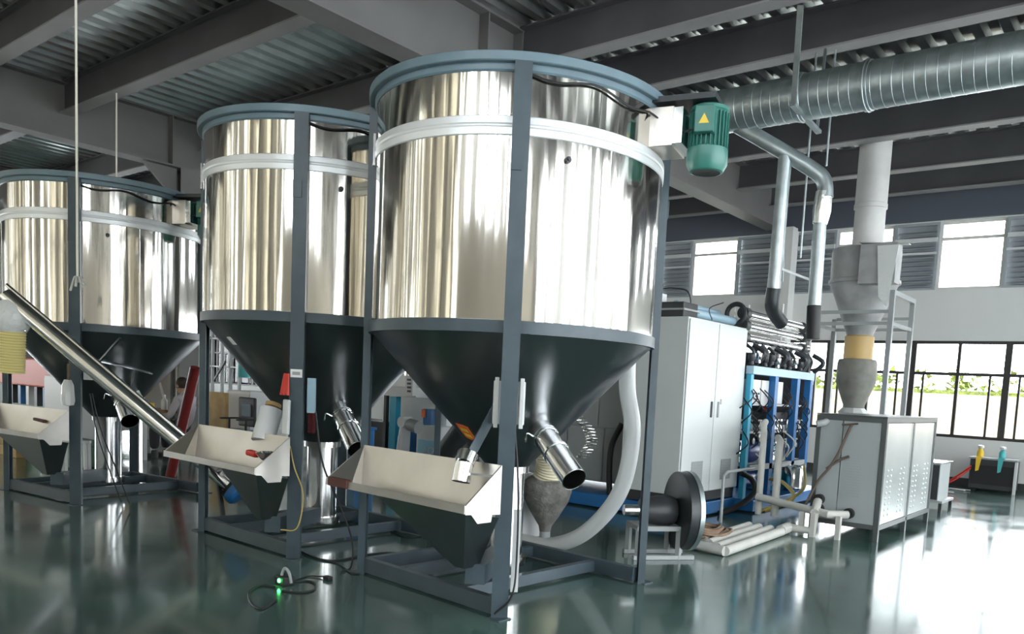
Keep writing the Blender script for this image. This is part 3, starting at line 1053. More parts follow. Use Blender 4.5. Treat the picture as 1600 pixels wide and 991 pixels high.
for k in range(7):
    y = 9.2+random.random()*1.4
    z = .5+random.random()*.5
    hz.tube(spline([(RX-.03, y, z), (RX+.1, y+.1, z-.15), (RX+.02, y+.05, z-.35)], 5), .009, 6)
hz.build('hoses', 'wire', t, True)['kind'] = 'stuff'
vv = MB()
for k in range(16):
    y = 9.05+k*.12
    for z in (.60, .74, 1.0):
        if random.random() < .75:
            vv.lathe([(0, 0), (.03, 0), (.03, .06), (.014, .065), (.014, .10), (.036, .105), (.036, .125), (0, .13)], (RX-.05-random.random()*.06, y, z), 8)
vv.build('valves', 'chrome', t, True)['kind'] = 'stuff'
for y, z, r in ((9.2, .86, .045), (9.38, .9, .06), (9.38, .72, .045)):
    gg = MB().lathe_dir([(0, r), (.03, r), (.035, r*.8)], (RX-.02, y, z), (1, 0, 0), 20).build('gauge', 'charcoal', t, True)
    MB().lathe_dir([(.035, r*.78), (.037, r*.5), (.038, 0)], (RX-.02, y, z), (1, 0, 0), 20).build('dial', 'whitep', gg)
for y in (9.95, 10.25):
    MB().box(RX-.4, RX-.08, y, y+.22, .58, .80).build('valve_block', 'sky' if y < 10 else 'whitep', t, bevel=.01)
MB().box(RX-.4, RX-.02, 9.95, 10.5, .18, .42).build('pump_housing', 'cyan', t, bevel=.02)
pm = MB().lathe_dir([(0, .12), (.05, .14), (.32, .14), (.36, .1)], (RX-.12, 9.10, .72), (0, 1, 0), 24).build('pump_motor', 'dblue', t, True)
MB().lathe_dir([(-.02, .06), (0, .06)], (RX-.12, 9.10, .72), (0, 1, 0), 16).build('shaft', 'dark', pm)
MB().lathe_dir([(0, .11), (.30, .11)], (RX-.12, 9.12, .38), (0, 1, 0), 24).build('pump_body', 'dblue', t, True)
MB().lathe([(.1, .2), (.13, .22), (.13, .48), (.1, .52), (0, .53)], (RX+.12, 10.35, 0), 20, False).build('filter_bowl', 'steel', t, True)

# insulated white pipes
t = thing('insulated_pipes', 'white foam-wrapped water pipes standing and lying beside the blue rack', 'pipes', (-3.5, 8, 0))


def pipe(px_pts, r=.045, m='foam', rt_=8):
    MB().tube(px_pts, r, 14).build('pipe', m, t, True)


A1 = V(-3.62, 8.35, 0)
A2 = V(-3.45, 8.40, 0)
pipe([(-3.62, 8.35, .10), (-3.62, 8.35, 1.02), (-3.66, 8.42, 1.10), (-3.85, 8.9, 1.12)], .036)
pipe([(-3.44, 8.38, .10), (-3.44, 8.38, .86), (-3.46, 8.44, .93), (-3.7, 8.95, .94)], .042)
for k, (xo, yo) in enumerate(((0, 0), (-.13, .10), (-.26, .2), (-.37, .3))):
    pipe([(-3.02+xo, 6.32+yo, .048), (-3.10+xo, 7.8, .048)], .045)
    if k == 0:
        pipe([(-3.02, 6.32, .048), (-3.60, 6.42, .048)], .045)
pipe([(-3.10, 7.75, .06), (-3.12, 8.0, .06)], .055)
pipe([(-3.12, 8.0, .06), (-2.86, 8.02, .06), (-2.86, 8.02, .25)], .045)
pipe([(-3.62, 8.3, .30), (-3.3, 8.22, .28), (-2.72, 8.04, .25), (-2.58, 8.2, .25)], .042)
pipe([(-2.86, 8.02, .25), (-2.90, 8.2, .35)], .045)
for p in ((-3.0, 8.05), (-2.86, 8.0), (-2.62, 8.06)):
    MB().bar((p[0], p[1], 0), (p[0], p[1], .24), .05, .05).build('post', 'foam', t)
MB().tube([(-3.9, 8.0, 0.0), (-3.9, 8.0, .52), (-3.9, 8.1, .56), (-3.95, 8.9, .56)], .018, 10).build('thin_pipe', 'grey', t, True)

dc = MB()
random.seed(3)
for k in range(16):
    cx_, cy_ = -3.50+random.uniform(-.08, .08), 6.86+random.uniform(-.08, .08)
    r = .10+.13*random.random()
    zz = .03+.012*k*.6
    dc.tube([(cx_+r*math.cos(a)*.9, cy_+r*1.2*math.sin(a), zz+.01*math.sin(3*a)) for a in [2*PI*q/18 for q in range(18)]], .014, 6, closed=True)
tag(dc.build('dusty_hose_coil', 'dirty', None, True), 'dusty brown heap of coiled hose on the floor beside white pipes', 'hose')
tag(MB().tube(spline([(-4.05, 8.75, .50), (-3.98, 8.92, .42), (-3.94, 8.93, .26), (-4.0, 8.65, .12), (-4.12, 8.4, .03)], 8), .035, 12).build('black_loop_hose', 'black', None, True), 'black hose looping out beside the blue machine base', 'hose')
tag(MB().tube(spline([(-3.95, 9.4, .4), (-3.6, 8.95, .42), (-3.32, 8.6, .3), (-3.6, 8.5, .12)], 8), .022, 10).tube(spline([(-3.6, 9.6, .6), (-3.35, 8.9, .35), (-3.7, 8.6, .1)], 8), .018, 10).build('tan_hoses', 'ywire', None, True), 'pair of tan hoses drooping between the blue rack and chiller', 'hose')

# ================================================================== chiller cabinet
t = thing('water_chiller', 'grey water chiller cabinet with louvre-dotted metal doors on legs', 'chiller', (-2.75, 9.3, 0))
X0, X1, Y0, Y1 = -3.0, -2.28, 8.25, 10.35
fr = MB()
for xx in (X0, X1-.05):
    for yy in (Y0, Y1-.05):
        fr.box(xx, xx+.05, yy, yy+.05, 0, 1.26)
for yy in (Y0, Y1-.05):
    fr.box(X0+.05, X1-.05, yy, yy+.05, 1.21, 1.26).box(X0+.05, X1-.05, yy, yy+.05, .12, .17)
for xx in (X0, X1-.05):
    fr.box(xx, xx+.05, Y0+.05, Y1-.05, 1.215, 1.26).box(xx, xx+.05, Y0+.05, Y1-.05, .12, .17)
fr.box(X1-.05, X1, 9.28, 9.33, 0, 1.215)
fr.build('frame', 'edge', t, bevel=.003)
MB().box(X0, X1, Y0, Y1, 1.262, 1.275).build('top_panel', 'edge', t)
MB().box(X0+.05, -2.725, Y0+.01, Y0+.025, .14, 1.215).build('side_panel', 'chill', t)
MB().box(-2.715, X1-.055, Y0+.01, Y0+.025, .14, 1.215).build('side_panel', 'chill', t)
lv = MB()
for k in range(16):
    lv.box(-2.66, -2.50, Y0+.004, Y0+.012, .42+k*.028, .428+k*.028)
lv.build('side_louvre', 'chill', t)['kind'] = 'stuff'
MB().box(X0+.01, X0+.02, Y0+.05, Y1-.05, .14, 1.21).box(X0+.05, X1-.05, Y1-.02, Y1-.01, .14, 1.21).build('back_panel', 'chill', t)
for ya, yb in ((Y0+.055, 9.275), (9.335, Y1-.055)):
    dr = MB().box(X1-.03, X1-.01, ya, yb, .175, 1.21).build('door', 'chillf', t)
    MB().box(X1-.01, X1-.004, ya, ya+.03, .175, 1.21).box(X1-.01, X1-.004, yb-.03, yb, .175, 1.21).build('door_edge', 'edge' if ya > 9 else 'chillf', dr)
    dm = MB()
    for k in range(9):
        for q in (.14, .27, .62, .75):
            dm.lathe_dir([(0, .014), (.006, .012), (.012, 0)], (X1-.01, ya+q, .26+k*.058), (1, 0, 0), 8, False)
    dm.build('louvre_dots', 'chillf', dr, True)['kind'] = 'stuff'
for xx, z, m_ in ((-2.90, .37, 'black'), (-2.90, .27, 'black'), (-2.58, .26, 'black')):
    MB().lathe_dir([(0, .055), (-.06, .055), (-.06, .04)], (xx, Y0+.01, z), (0, 1, 0), 18).build('pipe_port', m_, t, True)
MB().tube(spline([(-2.90, Y0+.01, 1.19), (-2.90, Y0-.06, 1.18), (-2.96, Y0-.10, 1.16)], 5), .035, 14).build('pipe_port', 'grey', t, True)
tag(MB().tube(spline([(-2.62, 8.22, 1.18), (-2.66, 8.22, 1.08), (-2.74, 8.21, .85), (-2.82, 8.2, .70), (-2.92, 8.19, .55), (-3.02, 8.18, .3)], 8), .015, 8).tube(spline([(-2.84, 8.2, .70), (-2.72, 8.21, .80), (-2.62, 8.22, .85)], 8), .014, 8).tube([(-2.72, 8.22, 1.17), (-2.56, 8.22, 1.19)], .01, 8).build('grimy_hose', 'bhose', None, True), 'grimy brown branching hose lying across the chiller side', 'hose')

# ================================================================== cyclone
CXx, CYy = -4.02, 12.62
t = thing('cyclone_separator', 'tall white cyclone dust separator with cone under a vertical duct', 'separator', (CXx, CYy, 0))
MB().lathe([(.23, 3.72), (.225, 4.35), (.245, 4.36), (.245, 4.42), (.235, 4.43), (.235, 5.7)], (CXx, CYy, 0), 32).build('riser_duct', 'duct', t, True)
MB().lathe([(.0, 3.74), (.50, 3.74), (.51, 3.70), (.505, 3.28), (.53, 3.27), (.53, 3.22), (.50, 3.21), (.19, 2.44)], (CXx, CYy, 0), 40).build('drum', 'cyc', t, True)
MB().box(CXx+.1, CXx+.62, CYy-.62, CYy-.35, 3.15, 3.72).build('inlet_box', 'cyc', t)
MB().sheet([(CXx+.08, CYy-.64, 3.74), (CXx+.78, CYy-.64, 3.68), (CXx+.70, CYy-.2, 3.74), (CXx+.08, CYy-.2, 3.76)], .01).build('inlet_flap', 'cyc', t)
MB().sheet([(CXx+.35, CYy-.645, 3.68), (CXx+.65, CYy-.645, 3.68), (CXx+.55, CYy-.645, 2.8), (CXx+.42, CYy-.645, 2.95)], .006).build('plastic_sheet', 'plastic', t)
MB().lathe([(.19, 2.44), (.22, 2.42), (.22, 2.08), (.20, 2.06)], (CXx, CYy, 0), 28).build('sleeve', 'yellow', t, True)
MB().lathe([(.0, 2.08), (.28, 2.07), (.30, 2.0), (.30, 1.72), (.16, 1.36), (.16, 1.05), (0, 1.04)], (CXx, CYy, 0), 32).build('lower_hopper', 'hopp', t, True)
MB().lathe([(.17, 1.32), (.24, 1.25), (.2, 1.18), (.22, 1.1)], (CXx, CYy, 0), 10).build('plastic_wrap', 'plastic', t)
st = MB()
for sx in (-.60, .60):
    for sy in (-.55, .55):
        MB().box(CXx+sx-.035, CXx+sx+.035, CYy+sy-.035, CYy+sy+.035, 0, 3.05 if sx > 0 else 2.75).build('stand_leg', 'grey', t)
for z in (2.55, 2.72):
    for sy in (-.55, .55):
        st.box(CXx-.565, CXx+.565, CYy+sy-.025, CYy+sy+.025, z, z+.05)
    if z < 2.6:
        for sx in (-.6, .6):
            st.box(CXx+sx-.025, CXx+sx+.025, CYy-.515, CYy+.515, z, z+.05)
st.box(CXx+.565, CXx+.635, CYy-.515, CYy+.515, 2.98, 3.05)
st.build('stand_ring', 'grey', t)

# ================================================================== ducts
t = thing('spiral_duct', 'large galvanised spiral duct crossing under the ceiling beams', 'duct', (-2, 8.45, 4.62))
DY, DZ, DR = 8.47, 4.70, .235
DZ = 4.63
MB().cyl((-5.05, DY, DZ), (3.5, DY, DZ), DR, n=48).build('duct_pipe', 'galv', t, True)
rb = MB()
x = -4.95
while x < -.2:
    rb.tube([(x, DY+(DR+.001)*math.cos(a), DZ+(DR+.001)*math.sin(a)) for a in [2*PI*k/32 for k in range(32)]], .0025, 4, closed=True)
    x += .105
rb.build('spiral_seam', 'galv', t, True)['kind'] = 'stuff'
for x in (-3.52, -2.82, -1.2):
    MB().lathe_dir([(-.04, DR), (-.035, DR+.012), (-.01, DR+.012), (-.005, DR+.02), (.005, DR+.02), (.01, DR+.012), (.035, DR+.012), (.04, DR)], (x, DY, DZ), (1, 0, 0), 40, False).build('duct_collar', 'galv', t, True)
MB().lathe_dir([(0, DR+.005), (-.02, DR+.02), (-.06, DR+.02), (-.06, 0)], (-5.03, DY, DZ), (1, 0, 0), 40, False).build('end_cap', 'galv', t, True)
hg = MB()
hx = -3.45
hg.bar(at(1240, 165, 'Y', DY-.30), at(1251, 8, 'Y', 7.70), .06, .02, (0, 1, 0)).bar((hx, DY+.30, 4.36), (hx, DY+.36, 5.25), .03, .02, (0, 1, 0)).bar(at(1238, 163, 'Y', DY-.32), (hx, DY+.36, 4.36), .06, .035)
hg.build('hanger', 'galv', t)

t = thing('branch_duct', 'thin galvanised branch duct that drops in two pipes to the machine', 'duct', (-3.5, 8.6, 4))
p = [V(-4.12, 8.30, 4.42), V(-3.55, 8.62, 4.06), V(-3.40, 8.72, 3.95), V(-3.34, 8.78, 3.82), V(-3.34, 8.8, 3.6)]
p = [at(1150, 195, 'Y', 8.5), at(1215, 232, 'Y', 8.6), at(1268, 264, 'Y', 8.75), at(1287, 282, 'Y', 8.8), at(1290, 310, 'Y', 8.8)]
MB().tube(spline(p, 6), .085, 20).build('sloping_pipe', 'galv', t, True)
q = [at(1288, 300, 'Y', 8.8), at(1284, 330, 'Y', 8.8), at(1281, 350, 'Y', 8.8)]
MB().tube(q, [.09, .10, .08], 18).build('taped_joint', 'foil', t, True)
q = [at(1281, 350, 'Y', 8.8), at(1272, 480, 'Y', 8.8)]
MB().tube(q, .072, 18).build('drop_pipe', 'galv', t, True)
q = [at(1272, 478, 'Y', 8.8), at(1270, 530, 'Y', 8.8)]
MB().tube(q, .078, 18).build('rubber_sleeve', 'black', t, True)
q = [at(1227, 245, 'Y', 8.62), at(1209, 452, 'Y', 8.62)]
MB().tube(q, .075, 18).build('drop_pipe', 'galv', t, True)
q = spline([at(1209, 450, 'Y', 8.62), at(1206, 475, 'Y', 8.65), at(1210, 490, 'Y', 8.75), at(1222, 506, 'Y', 8.9)], 6)
MB().tube(q, .08, 18).build('rubber_sleeve', 'charcoal', t, True)
MB().bar(at(1215, 418, 'Y', 8.62), at(1272, 440, 'Y', 8.8), .025, .025).build('brace', 'whitep', t)
MB().bar(at(1230, 255, 'Y', 8.9), at(1222, 440, 'Y', 8.9), .02, .02).build('brace', 'galv', t)

for a, b, lab in (((1262, 165), (1252, 400), 'left thin steel rod hanging behind the branch duct elbow'), ((1291, 175), (1283, 255), 'right thin steel rod hanging above the branch duct elbow')):
    A, B_ = at(*a, 'Y', 8.77), at(*b, 'Y', 8.77)
    tag(MB().cyl((A.x, 8.9, 5.25), (A.x+.0, 8.9, B_.z), .012, n=8).build('hanging_rod', 'galv', None, True), lab, 'rod')

# ================================================================== right background
t = thing('small_steel_cabinet', 'small steel cabinet on a low stand behind the chiller', 'cabinet', (-2.6, 12, 0))
MB().box(-2.95, -2.45, 11.55, 12.15, .14, .64).build('body', 'chill', t, bevel=.005)
MB().box(-2.93, -2.46, 11.542, 11.55, .15, .62).build('side_panel', 'dark', t)
MB().box(-2.97, -2.42, 11.52, 12.2, .64, .655).build('top', 'steel', t)
MB().box(-2.98, -2.38, 11.5, 12.2, .11, .14).build('tray', 'grey', t)
for xx in (-2.96, -2.43):
    for yy in (11.52, 12.14):
        MB().box(xx, xx+.04, yy, yy+.04, 0, .11).build('leg', 'dark', t)

t = thing('compressor_unit', 'low dark machine standing against the wall under the windows', 'machine', (-2.4, 15.4, 0))
MB().box(-2.75, -2.05, 15.15, 15.6, .04, .55).build('body', 'dark', t, bevel=.01)
MB().box(-2.72, -2.08, 15.14, 15.15, .12, .45).build('grille', 'black', t)
MB().box(-2.77, -2.03, 15.13, 15.62, .55, .58).build('top', 'grey', t)
MB().box(-2.06, -2.02, 15.12, 15.2, .0, .54).build('pillar', 'whitep', t)
for xx in (-2.7, -2.15):
    MB().box(xx, xx+.06, 15.2, 15.5, 0, .04).build('foot', 'black', t)
for xx, m_, lab in ((-2.62, 'ybin', 'orange-yellow hand sprayer standing on the low dark machine'), (-2.28, 'teal', 'teal hand sprayer standing on the low dark machine')):
    b = thing('spray_bottle', lab, 'bottle', (xx, 15.2, .58))
    MB().lathe([(0, .58), (.05, .58), (.055, .6), (.055, .68), (.03, .72), (.02, .73)], (xx, 15.25, 0), 14).build('bottle_body', m_, b, True)
    MB().lathe([(.025, .73), (.05, .74), (.05, .78), (0, .79)], (xx, 15.25, 0), 14).build('cap', 'whitep', b, True)
    MB().sheet([(xx-.04, 15.12, .60), (xx+.05, 15.12, .60), (xx+.02, 15.09, .36), (xx-.03, 15.09, .34)], .006).build('cloth_tag', m_, b)
tag(MB().tube(spline([(-2.72, 15.12, .42), (-2.9, 15.1, .25), (-3.1, 15.1, .08), (-3.3, 15.2, .02)], 6), .015, 8).tube(spline([(-2.72, 15.1, .38), (-2.95, 15.0, .15), (-3.2, 15.0, .02)], 6), .012, 8).build('red_air_hose', 'red', None, True), 'red air hose trailing from the low dark machine to the floor', 'hose')
t = thing('scrap_pile', 'flat white offcuts lying on the floor by the wall', 'scraps', (-3.2, 14.6, 0))
for k in range(7):
    xx, yy = -3.5+random.random()*.6, 13.9+random.random()*1.0
    MB().bar((xx, yy, .012+.004*k), (xx+random.uniform(.1, .35), yy+random.uniform(-.2, .2), .012+.004*k), .05, .01).build('offcut', 'whitep', t)

# steel frame near the cyclone base
t = thing('shelf_frame', 'white frame standing against the far wall behind the ducts', 'frame', (-6, 15, 0))
for xx in (-7.2, -6.9, -6.2):
    MB().box(xx, xx+.06, 14.6, 14.66, 0, 3.2).build('post', 'wframe', t)
MB().box(-7.14, -6.2, 14.6, 14.66, 3.0, 3.06).build('crossbar', 'wframe', t)

# ================================================================== screw conveyor between silos
A = at(10, 462, 'Y', 2.62)
B_ = at(366, 762, 'Y', 3.80)
dv = (B_-A).normalized()
t = thing('screw_conveyor', 'long inclined steel screw conveyor with blue foot drive', 'conveyor', (B_.x, B_.y, 0))
MB().cyl(A, B_, .072, n=32).build('conveyor_tube', 'steel', t, True)
MB().cyl(A+dv*.0+V(0, 0, .095), A+dv*((B_-A).length*.80)+V(0, 0, .095), .016, n=12).build('conduit', 'steel', t, True)
MB().lathe_dir([(0, .12), (.03, .13), (.07, .13), (.09, .11)], B_, dv, 28).build('drive_cover', 'blue', t, True)
MB().lathe_dir([(-.03, .115), (0, .12)], B_, dv, 28).build('cover_plate', 'black', t, True)
mb_ = B_-dv*.24+V(.06, -.06, .15)
MB().bar(mb_-dv*.13, mb_+dv*.16, .15, .14).build('motor_case', 'tray', t, bevel=.012)
# inlet duct from tray down into tube
bp = at(262, 742, 'Y', 3.75)
gate = MB().add([], [])
c = A+dv*.10
MB().cyl(c, c-V(0, 0, .24), .075, .085, n=20).build('outlet_spout', 'steel', t, True)
pw = MB()
c2 = A+dv*.06
pw.lathe([(.07, 0), (.12, -.05), (.15, -.14), (.13, -.24), (.105, -.28)], (c2.x, c2.y, c2.z), 14)
pw.build('plastic_wrap', 'plastic', t, True)
hp_ = [V(c2.x-.0, c2.y, c2.z-.26-.012*k) for k in range(32)]
MB().tube([p+V(-.0012*i, 0, 0) for i, p in enumerate(hp_)], [.10+.007*(i % 2) for i in range(32)], 20, cap=False).build('corrugated_hose', 'hoseY', t, True)
# legs of the conveyor
for f_ in (.10, .93):
    c = A.lerp(B_, f_)
    if f_ > .5:
        MB().bar((c.x+.02, c.y+.05, 0), (c.x, c.y, c.z-.05), .03, .03).build('prop', 'dark', t)
# second thinner conveyor behind
A2, B2 = at(175, 600, 'Y', 4.2), at(290, 690, 'Y', 4.6)
tag(MB().tube(spline([at(196, 588, 'Y', 3.95), at(210, 625, 'Y', 4.0), at(240, 655, 'Y', 4.1), at(288, 700, 'Y', 4.2)], 8), .03, 12).tube(spline([at(204, 585, 'Y', 3.98), at(220, 622, 'Y', 4.03), at(250, 655, 'Y', 4.13), at(292, 694, 'Y', 4.2)], 8), .022, 12).build('clear_tubes', 'hoseW', None, True), 'bundle of milky tubes running down behind the screw conveyor', 'tube')

# vertical cords
def vline(x, y0, y1, Y, r, m, name, label, cat, top=None):
    a = at(x, y1, 'Y', Y)
    return tag(MB().cyl((a.x, Y, a.z), (a.x, Y, top or ZC), r, n=8).build(name, m, None), label, cat)


k0 = at(121, 437, 'Y', 2.9)
t = thing('pull_cord', 'long pale cord with frayed knot hanging before the leftmost silo', 'cord', (k0.x, 2.9, k0.z))
MB().cyl(k0, (k0.x, 2.9, ZC), .010, n=8).build('cord', 'wire', t, True)
kn = MB()
for q in range(7):
    a = q*.9
    kn.tube(spline([k0, k0+V(.03*math.cos(a), .02*math.sin(a), .02), k0+V(.09*math.cos(a), .05*math.sin(a), -.03-.07*random.random())], 4), .008, 6)
kn.lathe([(0, -.03), (.022, -.02), (.026, .01), (0, .03)], (k0.x-.02, k0.y, k0.z), 10)
kn.build('knot', 'foam', t, True)
vline(182, 160, 300, 5.35, .012, 'wire', 'pull_cord', 'short pale cord dropping from a beam behind the leftmost silo', 'cord', 5.25)

# ================================================================== items on silo 2
t = thing('steel_bowl', 'polished steel bowl resting in the middle silo tray', 'bowl', (-5.25, 3.3, .7))
bc = at(417, 712, 'Y', 3.30)
MB().lathe([(0, -.035), (.035, -.033), (.06, -.01), (.075, .022), (.08, .024), (.074, .026), (.056, -.006), (.03, -.027), (0, -.029)], (bc.x, bc.y, bc.z), 28).build('bowl', 'chrome', t, True)
o = at(396, 708, 'Y', 3.34)
tag(MB().bar(o-V(.07, 0, 0), o+V(.06, 0, -.01), .06, .045).build('red_scoop', 'red', None, bevel=.015), 'red plastic scoop lying in the middle silo tray', 'scoop')
a, b = at(425, 640, 'Y', 3.55), at(410, 690, 'Y', 3.45)
t = thing('white_spout', 'white cylindrical spout slanting into the middle silo tray', 'pipe', (b.x, b.y, b.z))
MB().cyl(a, b, .085, n=24).build('spout_tube', 'whitep', t, True)
MB().cyl(a+(a-b).normalized()*.02, a+(a-b).normalized()*.05, .06, n=20).build('spout_end', 'tan', t, True)
a = at(448, 650, 'Y', 3.42)
t = thing('work_gloves', 'white work gloves and red gloves hanging on middle silo leg', 'gloves', (a.x, a.y, 0))
MB().bar((a.x-.01, a.y, a.z-.14), (a.x, a.y, a.z+.12), .075, .025).build('white_glove', 'whitep', t, bevel=.01)
a = at(448, 605, 'Y', 3.44)
rg = MB()
for q in range(5):
    rg.tube([(a.x-.03+.013*q, a.y, a.z+.1), (a.x-.05+.02*q, a.y-.01, a.z-.06+.01*(q % 2))], [.006, .014], 8)
rg.build('red_glove', 'red', t, True)
a = at(487, 660, 'Y', 3.75)
tag(MB().bar((a.x, a.y, a.z-.09), (a.x, a.y, a.z+.09), .07, .03).build('maroon_rag', 'maroon', None, bevel=.01), 'dark maroon rag hanging beside the middle silo leg', 'rag')
# leftmost silo: white plastic bag on leg, dark block in tray
a = at(106, 610, 'Y', 3.15)
t = thing('plastic_bag', 'crumpled white plastic bag tied to the leftmost silo leg', 'bag', (a.x, a.y, 0))
MB().lathe([(.03, .10), (.05, .05), (.055, -.02), (.06, -.10), (.05, -.14), (0, -.15)], (a.x, a.y, a.z), 9).build('bag', 'plastic', t, True)
MB().tube([(a.x+.02, a.y, a.z+.08), (a.x+.01, a.y, a.z+.25)], .012, 8).build('tie', 'dirty', t)
a = at(62, 656, 'Y', 3.1)
tag(MB().bar((a.x-.12, a.y, a.z), (a.x+.13, a.y, a.z-.01), .04, .03).build('dark_block', 'rust', None, bevel=.008), 'dark brown strip lying in the leftmost silo tray', 'block')

# ================================================================== foreground floor: adapter and cables
g0 = at(438, 915, 'Z', 0)
t = thing('green_lit_adapter', 'black plug adapter with a glowing green light on the floor', 'adapter', (g0.x, g0.y, 0))
MB().box(g0.x-.06, g0.x+.055, g0.y-.01, g0.y+.07, 0, .062).build('adapter_body', 'black', t, bevel=.008)
MB().lathe_dir([(0, .014), (.006, .012), (.008, 0)], (g0.x+.005, g0.y-.012, .035), (0, -1, 0), 14, False).build('green_light', 'led', t, True)
MB().tube(spline([(g0.x-.02, g0.y+.02, .06), (g0.x+.0, g0.y+.03, .11), (g0.x+.05, g0.y+.03, .09), (g0.x+.06, g0.y+.04, .02)], 5), .01, 8).build('grey_clip', 'grey', t, True)


def floor_cable(pix, r, m, name, label, zs=None):
    P = [at(x, y, 'Z', r) for x, y in pix]
    if zs:
        P = [V(p.x, p.y, z) for p, z in zip(P, zs)]
    return tag(MB().tube(spline(P, 8), r, 8).build(name, m, None, True), label, 'cable')


floor_cable([(430, 918), (408, 915), (390, 925), (392, 942), (410, 952), (432, 938)], .007, 'black', 'coiled_cable', 'black cable looping left of the green-lit adapter')
floor_cable([(448, 912), (478, 908), (492, 912), (490, 922), (470, 926), (440, 924)], .006, 'black', 'looped_cable', 'black cable looping right of the green-lit adapter')
t = thing('plug_lead', 'black plug on a short lead lying right of the adapter', 'plug', at(515, 903, 'Z', 0))
pl = at(512, 903, 'Z', .015)
MB().box(pl.x-.03, pl.x+.035, pl.y-.02, pl.y+.02, 0, .028).build('plug', 'black', t, bevel=.006)
MB().tube(spline([at(455, 910, 'Z', .006), at(480, 901, 'Z', .006), at(505, 901, 'Z', .012)], 6), .005, 8).build('lead', 'black', t, True)
floor_cable([(450, 845), (470, 862), (500, 874), (530, 876), (558, 870), (600, 864), (640, 866)], .008, 'black', 'floor_cable', 'black cable on the floor running into the front silo base')
floor_cable([(462, 858), (490, 872), (525, 880), (548, 895), (562, 897)], .006, 'black', 'thin_floor_cable', 'thinner black cable running to the front silo foot')
floor_cable([(595, 822), (630, 838), (668, 838), (720, 836), (760, 830)], .006, 'black', 'rear_floor_cable', 'thin cable on the floor behind the front silo tray')

# ================================================================== background between silo 1 and 2
t = thing('blue_white_machine', 'white and blue machine with upright posts seen under the front silo', 'machine', (-9.4, 8.3, 0))
def pbox(x0, y0, x1, y1, Y, dY, name, m, parent, bevel=0.004, ground=False):
    a, b = at(x0, y1, 'Y', Y), at(x1, y0, 'Y', Y)
    return MB().box(a.x, b.x, Y, Y+dY, 0 if ground else max(a.z, .0), b.z).build(name, m, parent, bevel=bevel)
pbox(596, 590, 700, 690, 8.5, .4, 'back_panel', 'bwhite', t, ground=True)
pbox(606, 620, 619, 715, 8.1, .1, 'post', 'cyan', t, ground=True)
pbox(597, 618, 604, 715, 8.12, .06, 'post', 'dark', t)
pbox(600, 606, 650, 618, 8.05, .3, 'crossbar', 'whitep', t)
pbox(633, 588, 645, 618, 7.98, .08, 'control_column', 'whitep', t)
for k in range(4):
    pbox(636, 592+k*6, 641, 595+k*6, 7.965, .015, 'button', 'dark', t, 0)
pbox(600, 672, 640, 712, 8.2, .3, 'lower_panel', 'blue', t)
pbox(660, 640, 674, 680, 8.3, .2, 'side_panel', 'blue', t)
pbox(658, 640, 664, 652, 8.28, .02, 'label', 'olabel', t)
pbox(576, 660, 600, 712, 8.3, .3, 'motor_cover', 'dark', t, ground=True)

t = thing('jointed_arm', 'white jointed arm standing by the blue and white machine', 'arm', tuple(at(628, 706, 'Y', 7.6)))
a = at(634, 660, 'Y', 7.6)
b = at(628, 718, 'Y', 7.6)
MB().cyl((b.x, 7.6, 0), (b.x, 7.6, b.z+.02), .16, .12, n=20).build('arm_base', 'whitep', t, True)
MB().tube([(b.x, 7.6, b.z), (a.x, 7.6, a.z)], [.10, .075], 20).build('lower_arm', 'whitep', t, True)
MB().lathe_dir([(-.09, .08), (.09, .08)], (a.x, 7.6, a.z), (0, 1, 0), 20).build('elbow', 'whitep', t, True)
c = at(652, 668, 'Y', 7.6)
MB().lathe_dir([(0, .06), (.05, .09), (.24, .09)], (a.x+.04, 7.6, a.z-.02), (1, 0, -.15), 20).build('arm_motor', 'grey', t, True)

t = thing('pale_blue_cabinet', 'white cabinet with pale blue lettered front under the front silo', 'cabinet', (-8.3, 8, 0))
pbox(650, 668, 686, 712, 7.9, .4, 'body', 'whitep', t, ground=True)
lb = pbox(652, 690, 685, 712, 7.88, .02, 'front_panel', 'sky', t)
e = at(660, 709, 'Y', 7.87)
text_mesh('ACE', .15, 'lettering', 'whitep', lb, e, (1, 0, 0), (0, 0, 1))

a, b = at(690, 715, 'Y', 6.3), at(728, 665, 'Y', 6.3)
t = thing('black_cylinder', 'glossy black cylinder tilted behind the front silo tray', 'cylinder', tuple(a))
MB().cyl(a-(b-a).normalized()*.35, b, .12, n=28).build('cylinder', 'charcoal', t, True)
MB().lathe_dir([(0, .125), (.03, .125), (.05, .09)], b, (b-a), 28).build('end_ring', 'steel', t, True)
MB().box(a.x-.04, a.x+.04, 6.27, 6.33, 0, a.z-.1).build('stand', 'dark', t)

# ================================================================== left background
t = thing('orange_machine', 'long orange-red machine hood far left behind the silo', 'machine', (-17.5, 6.2, 0))
MB().box(-19.9, -15.9, 6.0, 7.2, .88, 1.42).build('hood', 'orange', t, bevel=.03)
MB().box(-19.6, -15.9, 6.1, 7.1, .25, .5).build('bed', 'dgreen', t)
for k in range(9):
    MB().box(-19.5+k*.42, -19.36+k*.42, 6.1, 6.2, .5, .88).build('post', ('whitep', 'dark', 'blue')[k % 3], t)
for k in range(4):
    MB().box(-19.5+k*1.1, -19.4+k*1.1, 6.1, 6.2, 0, .25).build('leg', 'dark', t)
t = thing('white_appliance', 'white box cabinet behind the leftmost silo tray', 'cabinet', tuple(at(90, 690, 'Y', 4.9).xy)+(0,))
a, b = at(70, 634, 'Y', 4.95), at(112, 590, 'Y', 4.95)
MB().box(a.x, b.x+.15, 4.95, 5.4, .0, b.z).build('body', 'whitep', t, bevel=.01)
MB().box(a.x+.02, b.x+.13, 4.94, 4.95, .2, b.z-.04).build('door', 'whitep', t)
t = thing('green_crate', 'long dark green crate on the floor behind leftmost tray, upper one', 'crate', (-11, 4.2, 0))
